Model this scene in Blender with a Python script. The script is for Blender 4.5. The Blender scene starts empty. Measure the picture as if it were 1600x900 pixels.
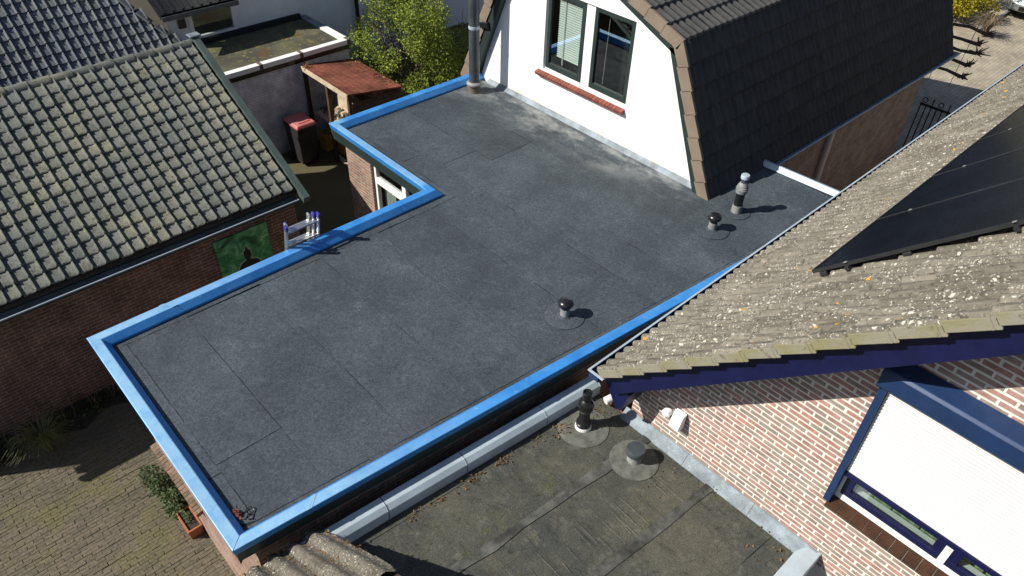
import bpy, math, random
from mathutils import Vector, Matrix

# ------------------------------------------------------------------ camera, sky, sun, exposure
S = bpy.context.scene
COL = S.collection
YAW, PITCH, ROLL = (math.radians(a) for a in (46.0866, 40.4327, 2.1122))
fwd = Vector((math.cos(YAW) * math.cos(PITCH), math.sin(YAW) * math.cos(PITCH), -math.sin(PITCH)))
right0 = Vector((math.sin(YAW), -math.cos(YAW), 0))
up0 = right0.cross(fwd)
rt = right0 * math.cos(ROLL) + up0 * math.sin(ROLL)
upv = up0 * math.cos(ROLL) - right0 * math.sin(ROLL)
CAM = Vector((0, 0, 9.3))
cd = bpy.data.cameras.new('camera')
cd.sensor_width = 36.0
cd.lens = 1165.745 / 1600 * 36.0
cd.clip_start = 0.1
cd.clip_end = 2000
cam = bpy.data.objects.new('camera', cd)
COL.objects.link(cam)
m3 = Matrix((rt, upv, -fwd)).transposed()
cam.matrix_world = Matrix.Translation(CAM) @ m3.to_4x4()
S.camera = cam

SUN_EL, SUN_AZ = 40.0, 150.0            # azimuth of the sun itself, counter-clockwise from +X
w = bpy.data.worlds.new('World')
S.world = w
w.use_nodes = True
wn = w.node_tree.nodes
sky = wn.new('ShaderNodeTexSky')
sky.sky_type = 'NISHITA'
sky.sun_disc = False
sky.sun_elevation = math.radians(SUN_EL)
sky.sun_rotation = math.radians(90 - SUN_AZ)
w.node_tree.links.new(sky.outputs[0], wn['Background'].inputs[0])
wn['Background'].inputs[1].default_value = 0.068
sd = bpy.data.lights.new('sun', 'SUN')
sd.energy = 4.9
sd.angle = math.radians(0.5)
sd.color = (1.0, 0.96, 0.86)
sun = bpy.data.objects.new('sun', sd)
COL.objects.link(sun)
sdir = Vector((math.cos(math.radians(SUN_AZ)) * math.cos(math.radians(SUN_EL)),
               math.sin(math.radians(SUN_AZ)) * math.cos(math.radians(SUN_EL)), math.sin(math.radians(SUN_EL))))
sun.rotation_euler = sdir.to_track_quat('Z', 'Y').to_euler()
sun.location = sdir * 40
S.view_settings.view_transform = 'Standard'
S.view_settings.look = 'None'
S.view_settings.exposure = 0.35
S.view_settings.gamma = 1.0
S.render.engine = 'CYCLES'
S.cycles.use_denoising = True
S.cycles.max_bounces = 6
S.cycles.diffuse_bounces = 3
S.cycles.transparent_max_bounces = 8
S.cycles.caustics_reflective = False
S.cycles.caustics_refractive = False

R = random.Random(11)
def proj(p):
    d = Vector(p) - CAM
    z = d.dot(fwd)
    return 800 + 1165.745 * d.dot(rt) / z, 450 - 1165.745 * d.dot(upv) / z, z

# ------------------------------------------------------------------ node helper
class NT:
    def __init__(s, name):
        s.m = bpy.data.materials.new(name)
        s.m.use_nodes = True
        s.t = s.m.node_tree
        s.b = s.t.nodes['Principled BSDF']
        s._pos = None
    def n(s, kind, **kw):
        x = s.t.nodes.new('ShaderNode' + kind)
        for k, v in kw.items():
            setattr(x, k, v)
        return x
    def put(s, sock, v):
        if isinstance(v, bpy.types.NodeSocket):
            s.t.links.new(v, sock)
        elif isinstance(v, (tuple, list)) and len(v) == 3 and len(sock.default_value) == 4:
            sock.default_value = (*v, 1)
        else:
            sock.default_value = v
    def pos(s):
        if s._pos is None:
            s._pos = s.n('NewGeometry').outputs['Position']
        return s._pos
    def mapv(s, v, scale=(1, 1, 1), rot=(0, 0, 0), loc=(0, 0, 0)):
        x = s.n('Mapping')
        s.put(x.inputs[0], v)
        x.inputs['Location'].default_value = loc
        x.inputs['Rotation'].default_value = rot
        x.inputs['Scale'].default_value = scale
        return x.outputs[0]
    def noise(s, scale, detail=4, rough=.6, v=None, dist=0):
        x = s.n('TexNoise')
        s.put(x.inputs['Vector'], v or s.pos())
        x.inputs['Scale'].default_value = scale
        x.inputs['Detail'].default_value = detail
        x.inputs['Roughness'].default_value = rough
        x.inputs['Distortion'].default_value = dist
        return x.outputs['Fac']
    def voro(s, scale, v=None, out='Distance', feature='F1', rnd=1):
        x = s.n('TexVoronoi', feature=feature)
        s.put(x.inputs['Vector'], v or s.pos())
        x.inputs['Scale'].default_value = scale
        x.inputs['Randomness'].default_value = rnd
        return x.outputs[out]
    def math(s, op, a, b=0.0, c=None, clamp=False):
        x = s.n('Math', operation=op, use_clamp=clamp)
        s.put(x.inputs[0], a)
        s.put(x.inputs[1], b)
        if c is not None:
            s.put(x.inputs[2], c)
        return x.outputs[0]
    def step(s, v, a, b, lo=0.0, hi=1.0):
        x = s.n('MapRange', interpolation_type='SMOOTHSTEP')
        s.put(x.inputs[0], v)
        for i, q in enumerate((a, b, lo, hi)):
            x.inputs[1 + i].default_value = q
        return x.outputs[0]
    def mix(s, f, a, b, mode='MIX'):
        x = s.n('Mix', data_type='RGBA', blend_type=mode)
        s.put(x.inputs[0], f)
        s.put(x.inputs[6], a)
        s.put(x.inputs[7], b)
        return x.outputs[2]
    def ramp(s, v, stops, const=False):
        x = s.n('ValToRGB')
        r = x.color_ramp
        if const:
            r.interpolation = 'CONSTANT'
        while len(r.elements) < len(stops):
            r.elements.new(.5)
        for e, (p, c) in zip(r.elements, stops):
            e.position = p
            e.color = (*c, 1)
        s.put(x.inputs[0], v)
        return x.outputs[0]
    def rnd(s):
        a = s.n('ObjectInfo').outputs['Random']
        b = s.n('NewGeometry').outputs['Random Per Island']
        return s.math('FRACT', s.math('ADD', a, b))
    def scale(s, c, f):
        return s.mix(1.0, c, s.grey(f), 'MULTIPLY')
    def grey(s, f):
        x = s.n('CombineColor')
        for i in range(3):
            s.put(x.inputs[i], f)
        return x.outputs[0]
    def sep(s, v=None):
        x = s.n('SeparateXYZ')
        s.put(x.inputs[0], v or s.pos())
        return x.outputs
    def comb(s, x, y, z):
        c = s.n('CombineXYZ')
        s.put(c.inputs[0], x); s.put(c.inputs[1], y); s.put(c.inputs[2], z)
        return c.outputs[0]
    def out(s, col, rough=.8, metal=0.0, bump=None, bs=.5, bd=.01, spec=.5):
        s.put(s.b.inputs['Base Color'], col)
        s.put(s.b.inputs['Roughness'], rough)
        s.put(s.b.inputs['Metallic'], metal)
        s.put(s.b.inputs['Specular IOR Level'], spec)
        if bump is not None:
            x = s.n('Bump')
            x.inputs['Strength'].default_value = bs
            x.inputs['Distance'].default_value = bd
            s.put(x.inputs['Height'], bump)
            s.t.links.new(x.outputs[0], s.b.inputs['Normal'])
        return s.m

def simple(name, c, rough=.6, metal=0.0, var=.15, scale=6, spec=.5, bump=.0, fine=60):
    t = NT(name)
    n = t.noise(scale, 5)
    col = t.scale(c, t.step(n, .25, .75, 1 - var, 1 + var))
    f = t.noise(fine, 3)
    return t.out(col, t.step(f, .2, .8, max(0, rough - .08), min(1, rough + .08)), metal, f if bump else None, bump, .01, spec)

M = {}
def membrane():
    t = NT('bitumen_new')
    big = t.noise(.7, 4, .6)
    mid = t.noise(3.5, 4, .65)
    gran = t.noise(150, 2, .9)
    gran2 = t.noise(45, 3, .8)
    c = t.mix(t.step(big, .3, .7), (.037, .046, .055), (.060, .074, .088))
    c = t.mix(t.step(mid, .52, .75, 0, .5), c, (.078, .098, .110))
    c = t.mix(t.step(mid, .42, .24, 0, .5), c, (.024, .031, .036))
    sm_ = t.noise(1.7, 6, .7, t.mapv(t.pos(), (1, .7, 1), loc=(3, 8, 0)))
    c = t.mix(t.step(sm_, .50, .72, 0, .38), c, (.094, .114, .130))
    mk = t.noise(1.0, 5, .7, t.mapv(t.pos(), (7, .8, 1), loc=(1, 2, 0)))
    c = t.mix(t.step(mk, .60, .74, 0, .28), c, (.110, .128, .140))
    c = t.scale(c, t.step(t.rnd(), 0, 1, .90, 1.10))
    c = t.scale(c, t.step(gran, .3, .7, .45, 1.65))
    c = t.scale(c, t.step(gran2, .3, .7, .62, 1.42))
    c = t.scale(c, t.step(t.noise(20, 3, .8), .3, .7, .85, 1.15))
    # pale chalky splashes along the foot of the white wall and a few drops elsewhere
    x, y, z = t.sep()
    near = t.math('MULTIPLY', t.step(t.math('ADD', x, t.math('MULTIPLY', t.noise(1.1, 3, .6), 1.2)), 8.65, 9.65), t.step(y, 5.05, 5.4))
    st = t.math('MULTIPLY', near, t.step(t.noise(2.2, 6, .7, t.mapv(t.pos(), (1, .55, 1))), .40, .68))
    c = t.mix(t.math('MULTIPLY', st, .85), c, (.36, .37, .36))
    dr = t.math('MULTIPLY', t.step(t.noise(.55, 2), .52, .66), t.step(t.noise(9, 5, .75), .66, .74))
    c = t.mix(t.math('MULTIPLY', dr, .28), c, (.30, .32, .33))
    return t.out(c, t.step(mid, .3, .7, .72, .92), 0, gran, .55, .006, .35)
M['membrane'] = membrane()

def mossroof(name, wrinkle=False):
    t = NT(name)
    big = t.noise(1.3, 5, .65)
    mid = t.noise(6, 5, .7)
    gr = t.noise(110, 2, .9)
    c = t.mix(t.step(big, .3, .7), (.056, .060, .055), (.096, .092, .072))
    c = t.mix(t.step(mid, .5, .72, 0, .6), c, (.150, .143, .115))
    c = t.mix(t.step(mid, .45, .28, 0, .7), c, (.026, .030, .026))
    sk = t.noise(1.0, 5, .7, t.mapv(t.pos(), (9, 1.6, 1)))
    c = t.mix(t.step(sk, .54, .68, 0, .55), c, (.034, .036, .032))
    crack = t.step(t.voro(6.5, t.mapv(t.pos(), (1, 1, 0)), 'Distance', 'DISTANCE_TO_EDGE'), .0, .02, .62, 1)
    crack = t.math('MAXIMUM', crack, t.step(t.noise(1.9, 3), .45, .6))
    c = t.scale(c, crack)
    c = t.mix(t.math('MULTIPLY', t.step(t.noise(2.6, 5, .75, t.mapv(t.pos(), loc=(4, 2, 0))), .56, .7), .6), c, (.085, .092, .030))
    c = t.scale(c, t.step(gr, .3, .7, .55, 1.5))
    h = t.math('ADD', t.math('MULTIPLY', gr, .35), mid)
    return t.out(c, .93, 0, h, .6, .02, .2)
M['felt_old'] = mossroof('felt_old')
M['felt_disc'] = simple('felt_disc', (.125, .128, .112), .93, 0, .35, 10, .2, .4, 60)
M['felt_band'] = simple('felt_band_grey', (.080, .081, .074), .95, 0, .65, 5, .2, .6, 45)

def bluefilm():
    t = NT('blue_film')
    n = t.noise(2.4, 5, .65)
    f = t.noise(14, 5, .8)
    c = t.mix(t.step(n, .3, .7), (.030, .215, .60), (.060, .30, .72))
    # sky reflection painted into the film colour on the front end and notch lengths
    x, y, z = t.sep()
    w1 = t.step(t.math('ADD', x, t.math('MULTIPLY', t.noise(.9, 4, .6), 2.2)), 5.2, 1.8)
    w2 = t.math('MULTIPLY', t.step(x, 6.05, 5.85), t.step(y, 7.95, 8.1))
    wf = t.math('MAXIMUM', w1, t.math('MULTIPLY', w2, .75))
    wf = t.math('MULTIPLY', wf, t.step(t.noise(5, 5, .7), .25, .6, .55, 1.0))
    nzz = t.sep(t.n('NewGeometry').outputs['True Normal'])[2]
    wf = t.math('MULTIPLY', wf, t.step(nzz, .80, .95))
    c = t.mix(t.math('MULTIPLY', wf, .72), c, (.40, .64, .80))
    c = t.mix(t.step(f, .58, .70, 0, .55), c, (.38, .58, .80))
    c = t.mix(t.step(t.noise(6, 5, .75, t.mapv(t.pos(), loc=(3, 1, 2))), .60, .72, 0, .35), c, (.07, .13, .24))
    return t.out(c, t.step(n, .2, .8, .38, .55), .2, t.noise(4, 3), .12, .02, .6)
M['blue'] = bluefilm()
M['zinc_bright'] = simple('zinc_bright', (.34, .42, .52), .42, .5, .10, 3)
M['zinc'] = simple('zinc_grey', (.42, .50, .56), .5, .15, .12, 4)
M['lead'] = simple('lead', (.17, .205, .235), .6, .15, .4, 5, bump=.3)
M['greenboard'] = simple('green_board', (.020, .034, .032), .45, 0, .2, 3)
M['greentrim'] = simple('green_trim', (.065, .092, .082), .45, 0, .2, 4)
M['black'] = simple('black_plastic', (.012, .012, .013), .3, 0, .2)
M['underlay'] = simple('black_underlay', (.014, .015, .016), .95)
M['pipe_grey'] = simple('pipe_grey', (.22, .225, .225), .55, 0, .3, 12)
M['pipe_slate'] = simple('pipe_slate', (.075, .088, .10), .42, .35, .3, 5)
M['aluminium'] = simple('aluminium', (.72, .73, .74), .32, .85, .1)
M['violet'] = simple('violet_cap', (.045, .04, .28), .4)
M['white_paint'] = simple('white_paint', (.80, .80, .78), .5, 0, .05)
M['white_shutter'] = simple('white_shutter', (.69, .69, .69), .45, 0, .03)
M['navy'] = simple('navy_paint', (.0045, .0065, .046), .45, 0, .2)
M['navy2'] = simple('navy_shutter', (.014, .036, .105), .42, .1, .15)
M['brown_tile'] = simple('brown_glazed', (.050, .024, .014), .3, 0, .35, 8)
M['wood_dark'] = simple('wood_dark', (.060, .038, .024), .85, 0, .4, 9, bump=.4)
M['wood_pale'] = simple('wood_pale', (.52, .42, .30), .8, 0, .25, 9, bump=.3)
M['wood_grey'] = simple('wood_grey', (.13, .10, .075), .9, 0, .4, 7, bump=.4)
M['bark'] = simple('bark', (.10, .080, .060), .95, 0, .4, 15, bump=.5)
M['twig'] = simple('twig', (.19, .14, .09), .95, 0, .4, 15)
M['pink'] = simple('pink_lid', (.50, .155, .155), .5, 0, .18, 5)
M['bin'] = simple('bin_body', (.022, .022, .024), .5, 0, .2)
M['terracotta'] = simple('terracotta', (.36, .115, .050), .7, 0, .2, 8)
M['soil'] = simple('soil', (.035, .026, .018), .98, 0, .5, 12, bump=.5)
M['yellow'] = simple('yellow_crate', (.50, .36, .02), .5, 0, .2)
M['iron'] = simple('black_iron', (.008, .008, .009), .5)
M['dark_room'] = simple('dark_interior', (.012, .013, .014), .9)
M['green_room'] = simple('green_curtain', (.36, .46, .27), .9, 0, .15, 5)
M['red_debris'] = simple('red_strap', (.22, .06, .05), .8, 0, .4, 20)
M['plaster_far'] = simple('plaster_far', (.78, .78, .80), .8, 0, .08, 1.5)
M['panel'] = simple('solar_cell', (.006, .008, .013), .3, 0, .3, 2, .35)
M['panel_frame'] = simple('solar_frame', (.05, .052, .056), .4, .5)
M['car_paint'] = simple('car_paint', (.42, .45, .47), .25, .5, .05)
M['rubber'] = simple('rubber', (.015, .015, .015), .8)

def whitewall():
    t = NT('white_render')
    n = t.noise(1.5, 5)
    x, y, z = t.sep()
    c = t.mix(t.step(n, .3, .8), (.86, .855, .84), (.82, .815, .80))
    foot = t.math('MULTIPLY', t.step(z, 3.25, 2.85), t.step(t.noise(2.5, 4, .6, t.mapv(t.pos(), (1, 1, .3))), .35, .65))
    c = t.mix(t.math('MULTIPLY', foot, .75), c, (.56, .46, .34))
    return t.out(c, .85, 0, t.noise(70, 3), .25, .004)
M['render_white'] = whitewall()

def wallvec(t, hz=True):
    x, y, z = t.sep()
    nx, ny, nz = t.sep(t.n('NewGeometry').outputs['Normal'])
    f = t.math('GREATER_THAN', t.math('ABSOLUTE', nx), .5)
    u = t.math('ADD', t.math('MULTIPLY', f, y), t.math('MULTIPLY', t.math('SUBTRACT', 1.0, f), x))
    return t.comb(u, z, 0.0)
def brickmat(name, c1, c2, mortar, paint=False, wv=.22, hv=.0625, ms=.010):
    t = NT(name)
    v = wallvec(t)
    b = t.n('TexBrick')
    t.put(b.inputs['Vector'], v)
    b.offset = .5
    b.inputs['Color1'].default_value = (*c1, 1)
    b.inputs['Color2'].default_value = (*c2, 1)
    b.inputs['Mortar'].default_value = (*mortar, 1)
    b.inputs['Scale'].default_value = 1
    b.inputs['Mortar Size'].default_value = ms
    b.inputs['Mortar Smooth'].default_value = .2
    b.inputs['Bias'].default_value = -.1
    b.inputs['Brick Width'].default_value = wv
    b.inputs['Row Height'].default_value = hv
    n = t.noise(3, 5, .65)
    c = t.scale(b.outputs['Color'], t.step(n, .25, .75, .68, 1.25))
    if not paint:
        c = t.scale(c, t.step(t.noise(40, 3), .3, .7, .8, 1.2))
    h = t.math('ADD', t.math('MULTIPLY', b.outputs['Fac'], -1.0), t.math('MULTIPLY', t.noise(50, 3), .25))
    return t.out(c, .88, 0, h, .8 if not paint else .5, .012, .25)
M['brick_ext'] = brickmat('brick_extension', (.34, .19, .135), (.25, .15, .11), (.35, .32, .28))
M['brick_shed'] = brickmat('brick_shed', (.205, .10, .072), (.15, .082, .062), (.27, .235, .20))
M['brick_house'] = brickmat('brick_house', (.42, .325, .28), (.33, .26, .225), (.40, .365, .33))
M['brick_white'] = brickmat('brick_painted', (.78, .78, .80), (.73, .74, .77), (.60, .60, .63), True, ms=.007)
M['mortar'] = simple('mortar_pale', (.70, .67, .61), .95, 0, .12, 8, bump=.3, fine=120)

def gablebrick():
    t = NT('brick_pink_mixed')
    r = t.rnd()
    c = t.ramp(r, [(0, (.36, .225, .195)), (.18, (.325, .245, .21)), (.34, (.39, .23, .20)), (.48, (.30, .24, .205)),
                   (.60, (.37, .215, .18)), (.74, (.335, .24, .205)), (.87, (.40, .22, .175)), (.95, (.25, .20, .17))], True)
    n = t.noise(9, 5, .7)
    c = t.scale(c, t.step(n, .25, .75, .72, 1.25))
    c = t.mix(t.step(t.noise(26, 4, .7), .55, .75, 0, .45), c, (.44, .37, .32))
    return t.out(c, .9, 0, t.noise(70, 4, .7), .5, .006, .2)
M['brick_gable'] = gablebrick()
def sillbrick():
    t = NT('sill_brick_red')
    c = t.ramp(t.rnd(), [(0, (.22, .062, .042)), (.35, (.26, .078, .05)), (.7, (.19, .056, .04))], True)
    return t.out(c, .6, 0, t.noise(60, 3), .3, .004)
M['sillbrick'] = sillbrick()
def soldier():
    t = NT('soldier_brick')
    c = t.ramp(t.rnd(), [(0, (.15, .10, .07)), (.3, (.19, .125, .085)), (.6, (.12, .09, .065)), (.8, (.21, .135, .095))], True)
    return t.out(t.scale(c, t.step(t.noise(20, 4), .3, .7, .7, 1.25)), .9, 0, t.noise(60, 3), .4, .005)
M['soldier'] = soldier()

def pantile(name, a, b, mossy=1.0):
    t = NT(name)
    r = t.rnd()
    c = t.mix(r, a, b)
    big = t.noise(1.0, 4)
    c = t.mix(t.math('MULTIPLY', t.step(big, .45, .7), .55 * mossy), c, (.25, .235, .15))
    c = t.mix(t.math('MULTIPLY', t.step(t.math('FRACT', t.math('MULTIPLY', r, 7.3)), .80, .97), .5), c, (.13, .14, .145))
    c = t.mix(t.math('MULTIPLY', t.step(t.noise(7, 5, .75), .52, .66), .62 * mossy), c, (.055, .050, .036))
    c = t.mix(t.math('MULTIPLY', t.step(t.noise(17, 3, .6), .63, .69), .85 * mossy), c, (.025, .020, .012))
    c = t.mix(t.math('MULTIPLY', t.step(t.noise(14, 3, .6, t.mapv(t.pos(), loc=(7, 1, 3))), .68, .75), .7 * mossy), c, (.48, .46, .38))
    c = t.mix(t.math('MULTIPLY', t.step(t.noise(6, 3, .6, t.mapv(t.pos(), loc=(1, 9, 3))), .70, .80), .6 * mossy), c, (.33, .27, .06))
    c = t.scale(c, t.step(t.noise(45, 3), .3, .7, .82, 1.18))
    return t.out(c, .82, 0, t.noise(35, 4, .7), .4, .01, .3)
M['pantile'] = pantile('pantile_weathered', (.100, .110, .102), (.148, .152, .136))
M['pantile_blue'] = pantile('pantile_blue_grey', (.088, .102, .118), (.140, .157, .172), .35)
def lichen(name, k=1.0, orange=.86):
    t = NT(name)
    r = t.rnd()
    c = t.mix(r, (.150 * k, .135 * k, .108 * k), (.225 * k, .203 * k, .166 * k))
    c = t.mix(t.step(t.noise(2.2, 5, .7), .42, .68, 0, .7), c, (.12, .112, .092))
    c = t.mix(t.step(t.noise(9, 5, .75), .52, .7, 0, .7), c, (.27 * k, .25 * k, .21 * k))
    c = t.mix(t.step(t.noise(22, 4, .7), .54, .64, 0, .8), c, (.060, .053, .042))
    streak = t.noise(1.0, 4, .65, t.mapv(t.pos(), (17, 1.3, 1.3)))
    c = t.mix(t.step(streak, .52, .66, 0, .45), c, (.070 * k, .062 * k, .048 * k))
    c = t.mix(t.step(streak, .42, .30, 0, .35), c, (.27 * k, .255 * k, .215 * k))
    dens = t.step(t.noise(1.3, 3, .6), .3, .62, 0, 1)
    nz = t.n('TexNoise'); t.put(nz.inputs['Vector'], t.pos()); nz.inputs['Scale'].default_value = 16; nz.inputs['Detail'].default_value = 4
    vm = t.n('VectorMath', operation='MULTIPLY_ADD'); t.put(vm.inputs[0], nz.outputs['Color']); vm.inputs[1].default_value = (.085, .085, .085); t.put(vm.inputs[2], t.pos())
    wv = vm.outputs[0]
    d = t.math('ADD', t.voro(21, wv), t.math('MULTIPLY', t.noise(40, 3), .34))
    cell = t.n('TexVoronoi'); t.put(cell.inputs['Vector'], wv); cell.inputs['Scale'].default_value = 21
    rr = t.sep(cell.outputs['Color'])[0]
    lim = t.math('MULTIPLY', t.step(rr, .30, 1.0, .0, .60), dens)
    spot = t.math('LESS_THAN', d, lim)
    c = t.mix(t.math('MULTIPLY', spot, .85), c, (.54, .52, .46))
    d2 = t.math('ADD', t.voro(38, wv), t.math('MULTIPLY', t.noise(80, 2), .3))
    spot2 = t.math('MULTIPLY', t.math('LESS_THAN', d2, .42), t.step(t.noise(3.3, 3), .38, .55))
    c = t.mix(t.math('MULTIPLY', spot2, .7), c, (.55, .53, .47))
    d3 = t.math('ADD', t.voro(5.5, t.mapv(wv, loc=(3, 5, 1))), t.math('MULTIPLY', t.noise(30, 3), .18))
    cell3 = t.n('TexVoronoi'); t.put(cell3.inputs['Vector'], t.mapv(wv, loc=(3, 5, 1))); cell3.inputs['Scale'].default_value = 5.5
    pick = t.math('GREATER_THAN', t.sep(cell3.outputs['Color'])[1], orange)
    c = t.mix(t.math('MULTIPLY', t.math('MULTIPLY', t.math('LESS_THAN', d3, .26), pick), .95), c, (.58, .30, .03))
    h = t.math('ADD', t.noise(40, 4, .8), t.math('MULTIPLY', spot, .4))
    return t.out(c, .95, 0, h, .8, .012, .15)
M['lichen'] = lichen('tile_lichen')
M['lichen_old'] = lichen('tile_lichen_grey', .8, 2.0)
def vergemat():
    t = NT('verge_mossy')
    c = t.mix(t.step(t.noise(5, 4), .4, .65), (.25, .235, .18), (.225, .208, .115))
    c = t.mix(t.step(t.noise(13, 4), .58, .72, 0, .8), c, (.12, .10, .07))
    return t.out(c, .9, 0, t.noise(40, 3), .4, .008)
M['verge_moss'] = vergemat()
M['verge_beige'] = simple('verge_beige', (.205, .158, .118), .8, 0, .12, 4)
def anthracite():
    t = NT('tile_anthracite')
    c = t.mix(t.rnd(), (.058, .058, .058), (.072, .071, .070))
    c = t.scale(c, t.step(t.noise(6, 5), .3, .7, .85, 1.15))
    c = t.mix(t.step(t.noise(20, 3), .68, .76, 0, .4), c, (.15, .145, .14))
    return t.out(c, .8, 0, t.noise(60, 3), .3, .006, .3)
M['anthracite'] = anthracite()
def redroof():
    t = NT('red_shingle_felt')
    x, y, z = t.sep()
    v = t.comb(x, y, 0.0)
    b = t.n('TexBrick')
    t.put(b.inputs['Vector'], t.comb(y, x, 0.0))
    b.inputs['Color1'].default_value = (.28, .095, .062, 1)
    b.inputs['Color2'].default_value = (.22, .075, .05, 1)
    b.inputs['Mortar'].default_value = (.10, .03, .02, 1)
    b.inputs['Scale'].default_value = 1
    b.inputs['Mortar Size'].default_value = .006
    b.inputs['Brick Width'].default_value = .16
    b.inputs['Row Height'].default_value = .14
    c = t.scale(b.outputs['Color'], t.step(t.noise(1.8, 4), .3, .7, .5, 1.15))
    return t.out(c, .92, 0, t.noise(120, 2), .4, .004, .2)
M['red_roof'] = redroof()

def ground():
    t = NT('ground_dark')
    c = t.mix(t.noise(.8, 6, .7), (.040, .034, .026), (.085, .074, .056))
    return t.out(c, .97, 0, t.noise(25, 4), .4, .02, .2)
M['ground'] = ground()
def paver(name, rot=0):
    t = NT(name)
    r = t.rnd()
    c = t.ramp(r, [(0, (.118, .102, .074)), (.25, (.136, .114, .082)), (.5, (.106, .094, .070)), (.75, (.142, .120, .090))])
    c = t.mix(t.step(t.noise(1.1, 5, .7), .46, .66, 0, .7), c, (.135, .125, .055))
    c = t.mix(t.step(t.noise(.7, 4, .6, t.mapv(t.pos(), loc=(5, 0, 0))), .5, .7, 0, .5), c, (.075, .078, .055))
    c = t.scale(c, t.step(t.noise(28, 4, .7), .3, .7, .7, 1.25))
    return t.out(c, .93, 0, t.noise(40, 4), .5, .008, .2)
M['paver'] = paver('paver_mossy')
def joint():
    t = NT('joint_moss')
    c = t.mix(t.noise(2, 5), (.070, .062, .034), (.115, .100, .045))
    return t.out(c, .98)
M['joint'] = joint()
def drive():
    t = NT('driveway_paving')
    b = t.n('TexBrick')
    t.put(b.inputs['Vector'], t.pos())
    for k, v in (('Color1', (.40, .345, .265, 1)), ('Color2', (.32, .28, .22, 1)), ('Mortar', (.20, .17, .13, 1))):
        b.inputs[k].default_value = v
    for k, v in (('Scale', 1), ('Mortar Size', .006), ('Brick Width', .21), ('Row Height', .105)):
        b.inputs[k].default_value = v
    c = t.scale(b.outputs['Color'], t.step(t.noise(.9, 6, .7), .3, .7, .72, 1.2))
    return t.out(c, .9, 0, t.noise(30, 3), .3, .006, .2)
M['drive'] = drive()

def leafmat(name, a, b, c):
    t = NT(name)
    r = t.n('NewGeometry').outputs['Random Per Island']
    col = t.ramp(r, [(0, a), (.5, b), (1, c)])
    col = t.scale(col, t.step(t.noise(1.6, 3), .3, .7, .75, 1.2))
    m = t.out(col, .6, 0, None, spec=.3)
    tr = t.n('BsdfTranslucent')
    t.put(tr.inputs[0], col)
    mx = t.n('MixShader')
    mx.inputs[0].default_value = .35
    t.t.links.new(t.b.outputs[0], mx.inputs[1])
    t.t.links.new(tr.outputs[0], mx.inputs[2])
    t.t.links.new(mx.outputs[0], t.t.nodes['Material Output'].inputs[0])
    return m
M['leaf_spring'] = leafmat('leaf_spring', (.16, .22, .03), (.27, .34, .05), (.40, .45, .10))
M['leaf_dark'] = leafmat('leaf_dark', (.032, .05, .017), (.06, .08, .026), (.09, .11, .04))
M['leaf_shrub'] = leafmat('leaf_shrub', (.075, .115, .045), (.12, .165, .075), (.18, .225, .12))
M['leaf_yellow'] = leafmat('leaf_yellow', (.26, .24, .01), (.40, .34, .015), (.5, .44, .03))
M['grass'] = leafmat('grass_blade', (.13, .16, .06), (.20, .21, .09), (.34, .30, .16))
M['dead_leaf'] = leafmat('dead_leaf', (.20, .10, .035), (.30, .18, .07), (.10, .06, .03))

def glass(name, tint=(.85, .9, .88)):
    t = NT(name)
    fr = t.n('Fresnel')
    bf = t.n('NewGeometry').outputs['Backfacing']
    t.put(fr.inputs[0], t.math('ADD', 1.55, t.math('MULTIPLY', bf, 1 / 1.55 - 1.55)))
    tr = t.n('BsdfTransparent')
    tr.inputs[0].default_value = (*tint, 1)
    gl = t.n('BsdfGlossy')
    gl.inputs['Roughness'].default_value = .015
    mx = t.n('MixShader')
    f = t.math('MULTIPLY', fr.outputs[0], 2.2, clamp=True)
    t.put(mx.inputs[0], f)
    t.t.links.new(tr.outputs[0], mx.inputs[1])
    t.t.links.new(gl.outputs[0], mx.inputs[2])
    t.t.links.new(mx.outputs[0], t.t.nodes['Material Output'].inputs[0])
    return t.m
M['glass'] = glass('window_glass')

def poster():
    t = NT('poster_print')
    n = t.noise(4, 5, .7, dist=1.0)
    c = t.ramp(n, [(.30, (.006, .035, .015)), (.44, (.03, .20, .08)), (.54, (.09, .36, .15)), (.66, (.32, .58, .32))])
    return t.out(c, .5)
M['poster'] = poster()
M['poster_dark'] = simple('poster_figure', (.008, .013, .01), .5)
M['poster_pale'] = simple('poster_glow', (.35, .42, .34), .5, 0, .3, 12)

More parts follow.
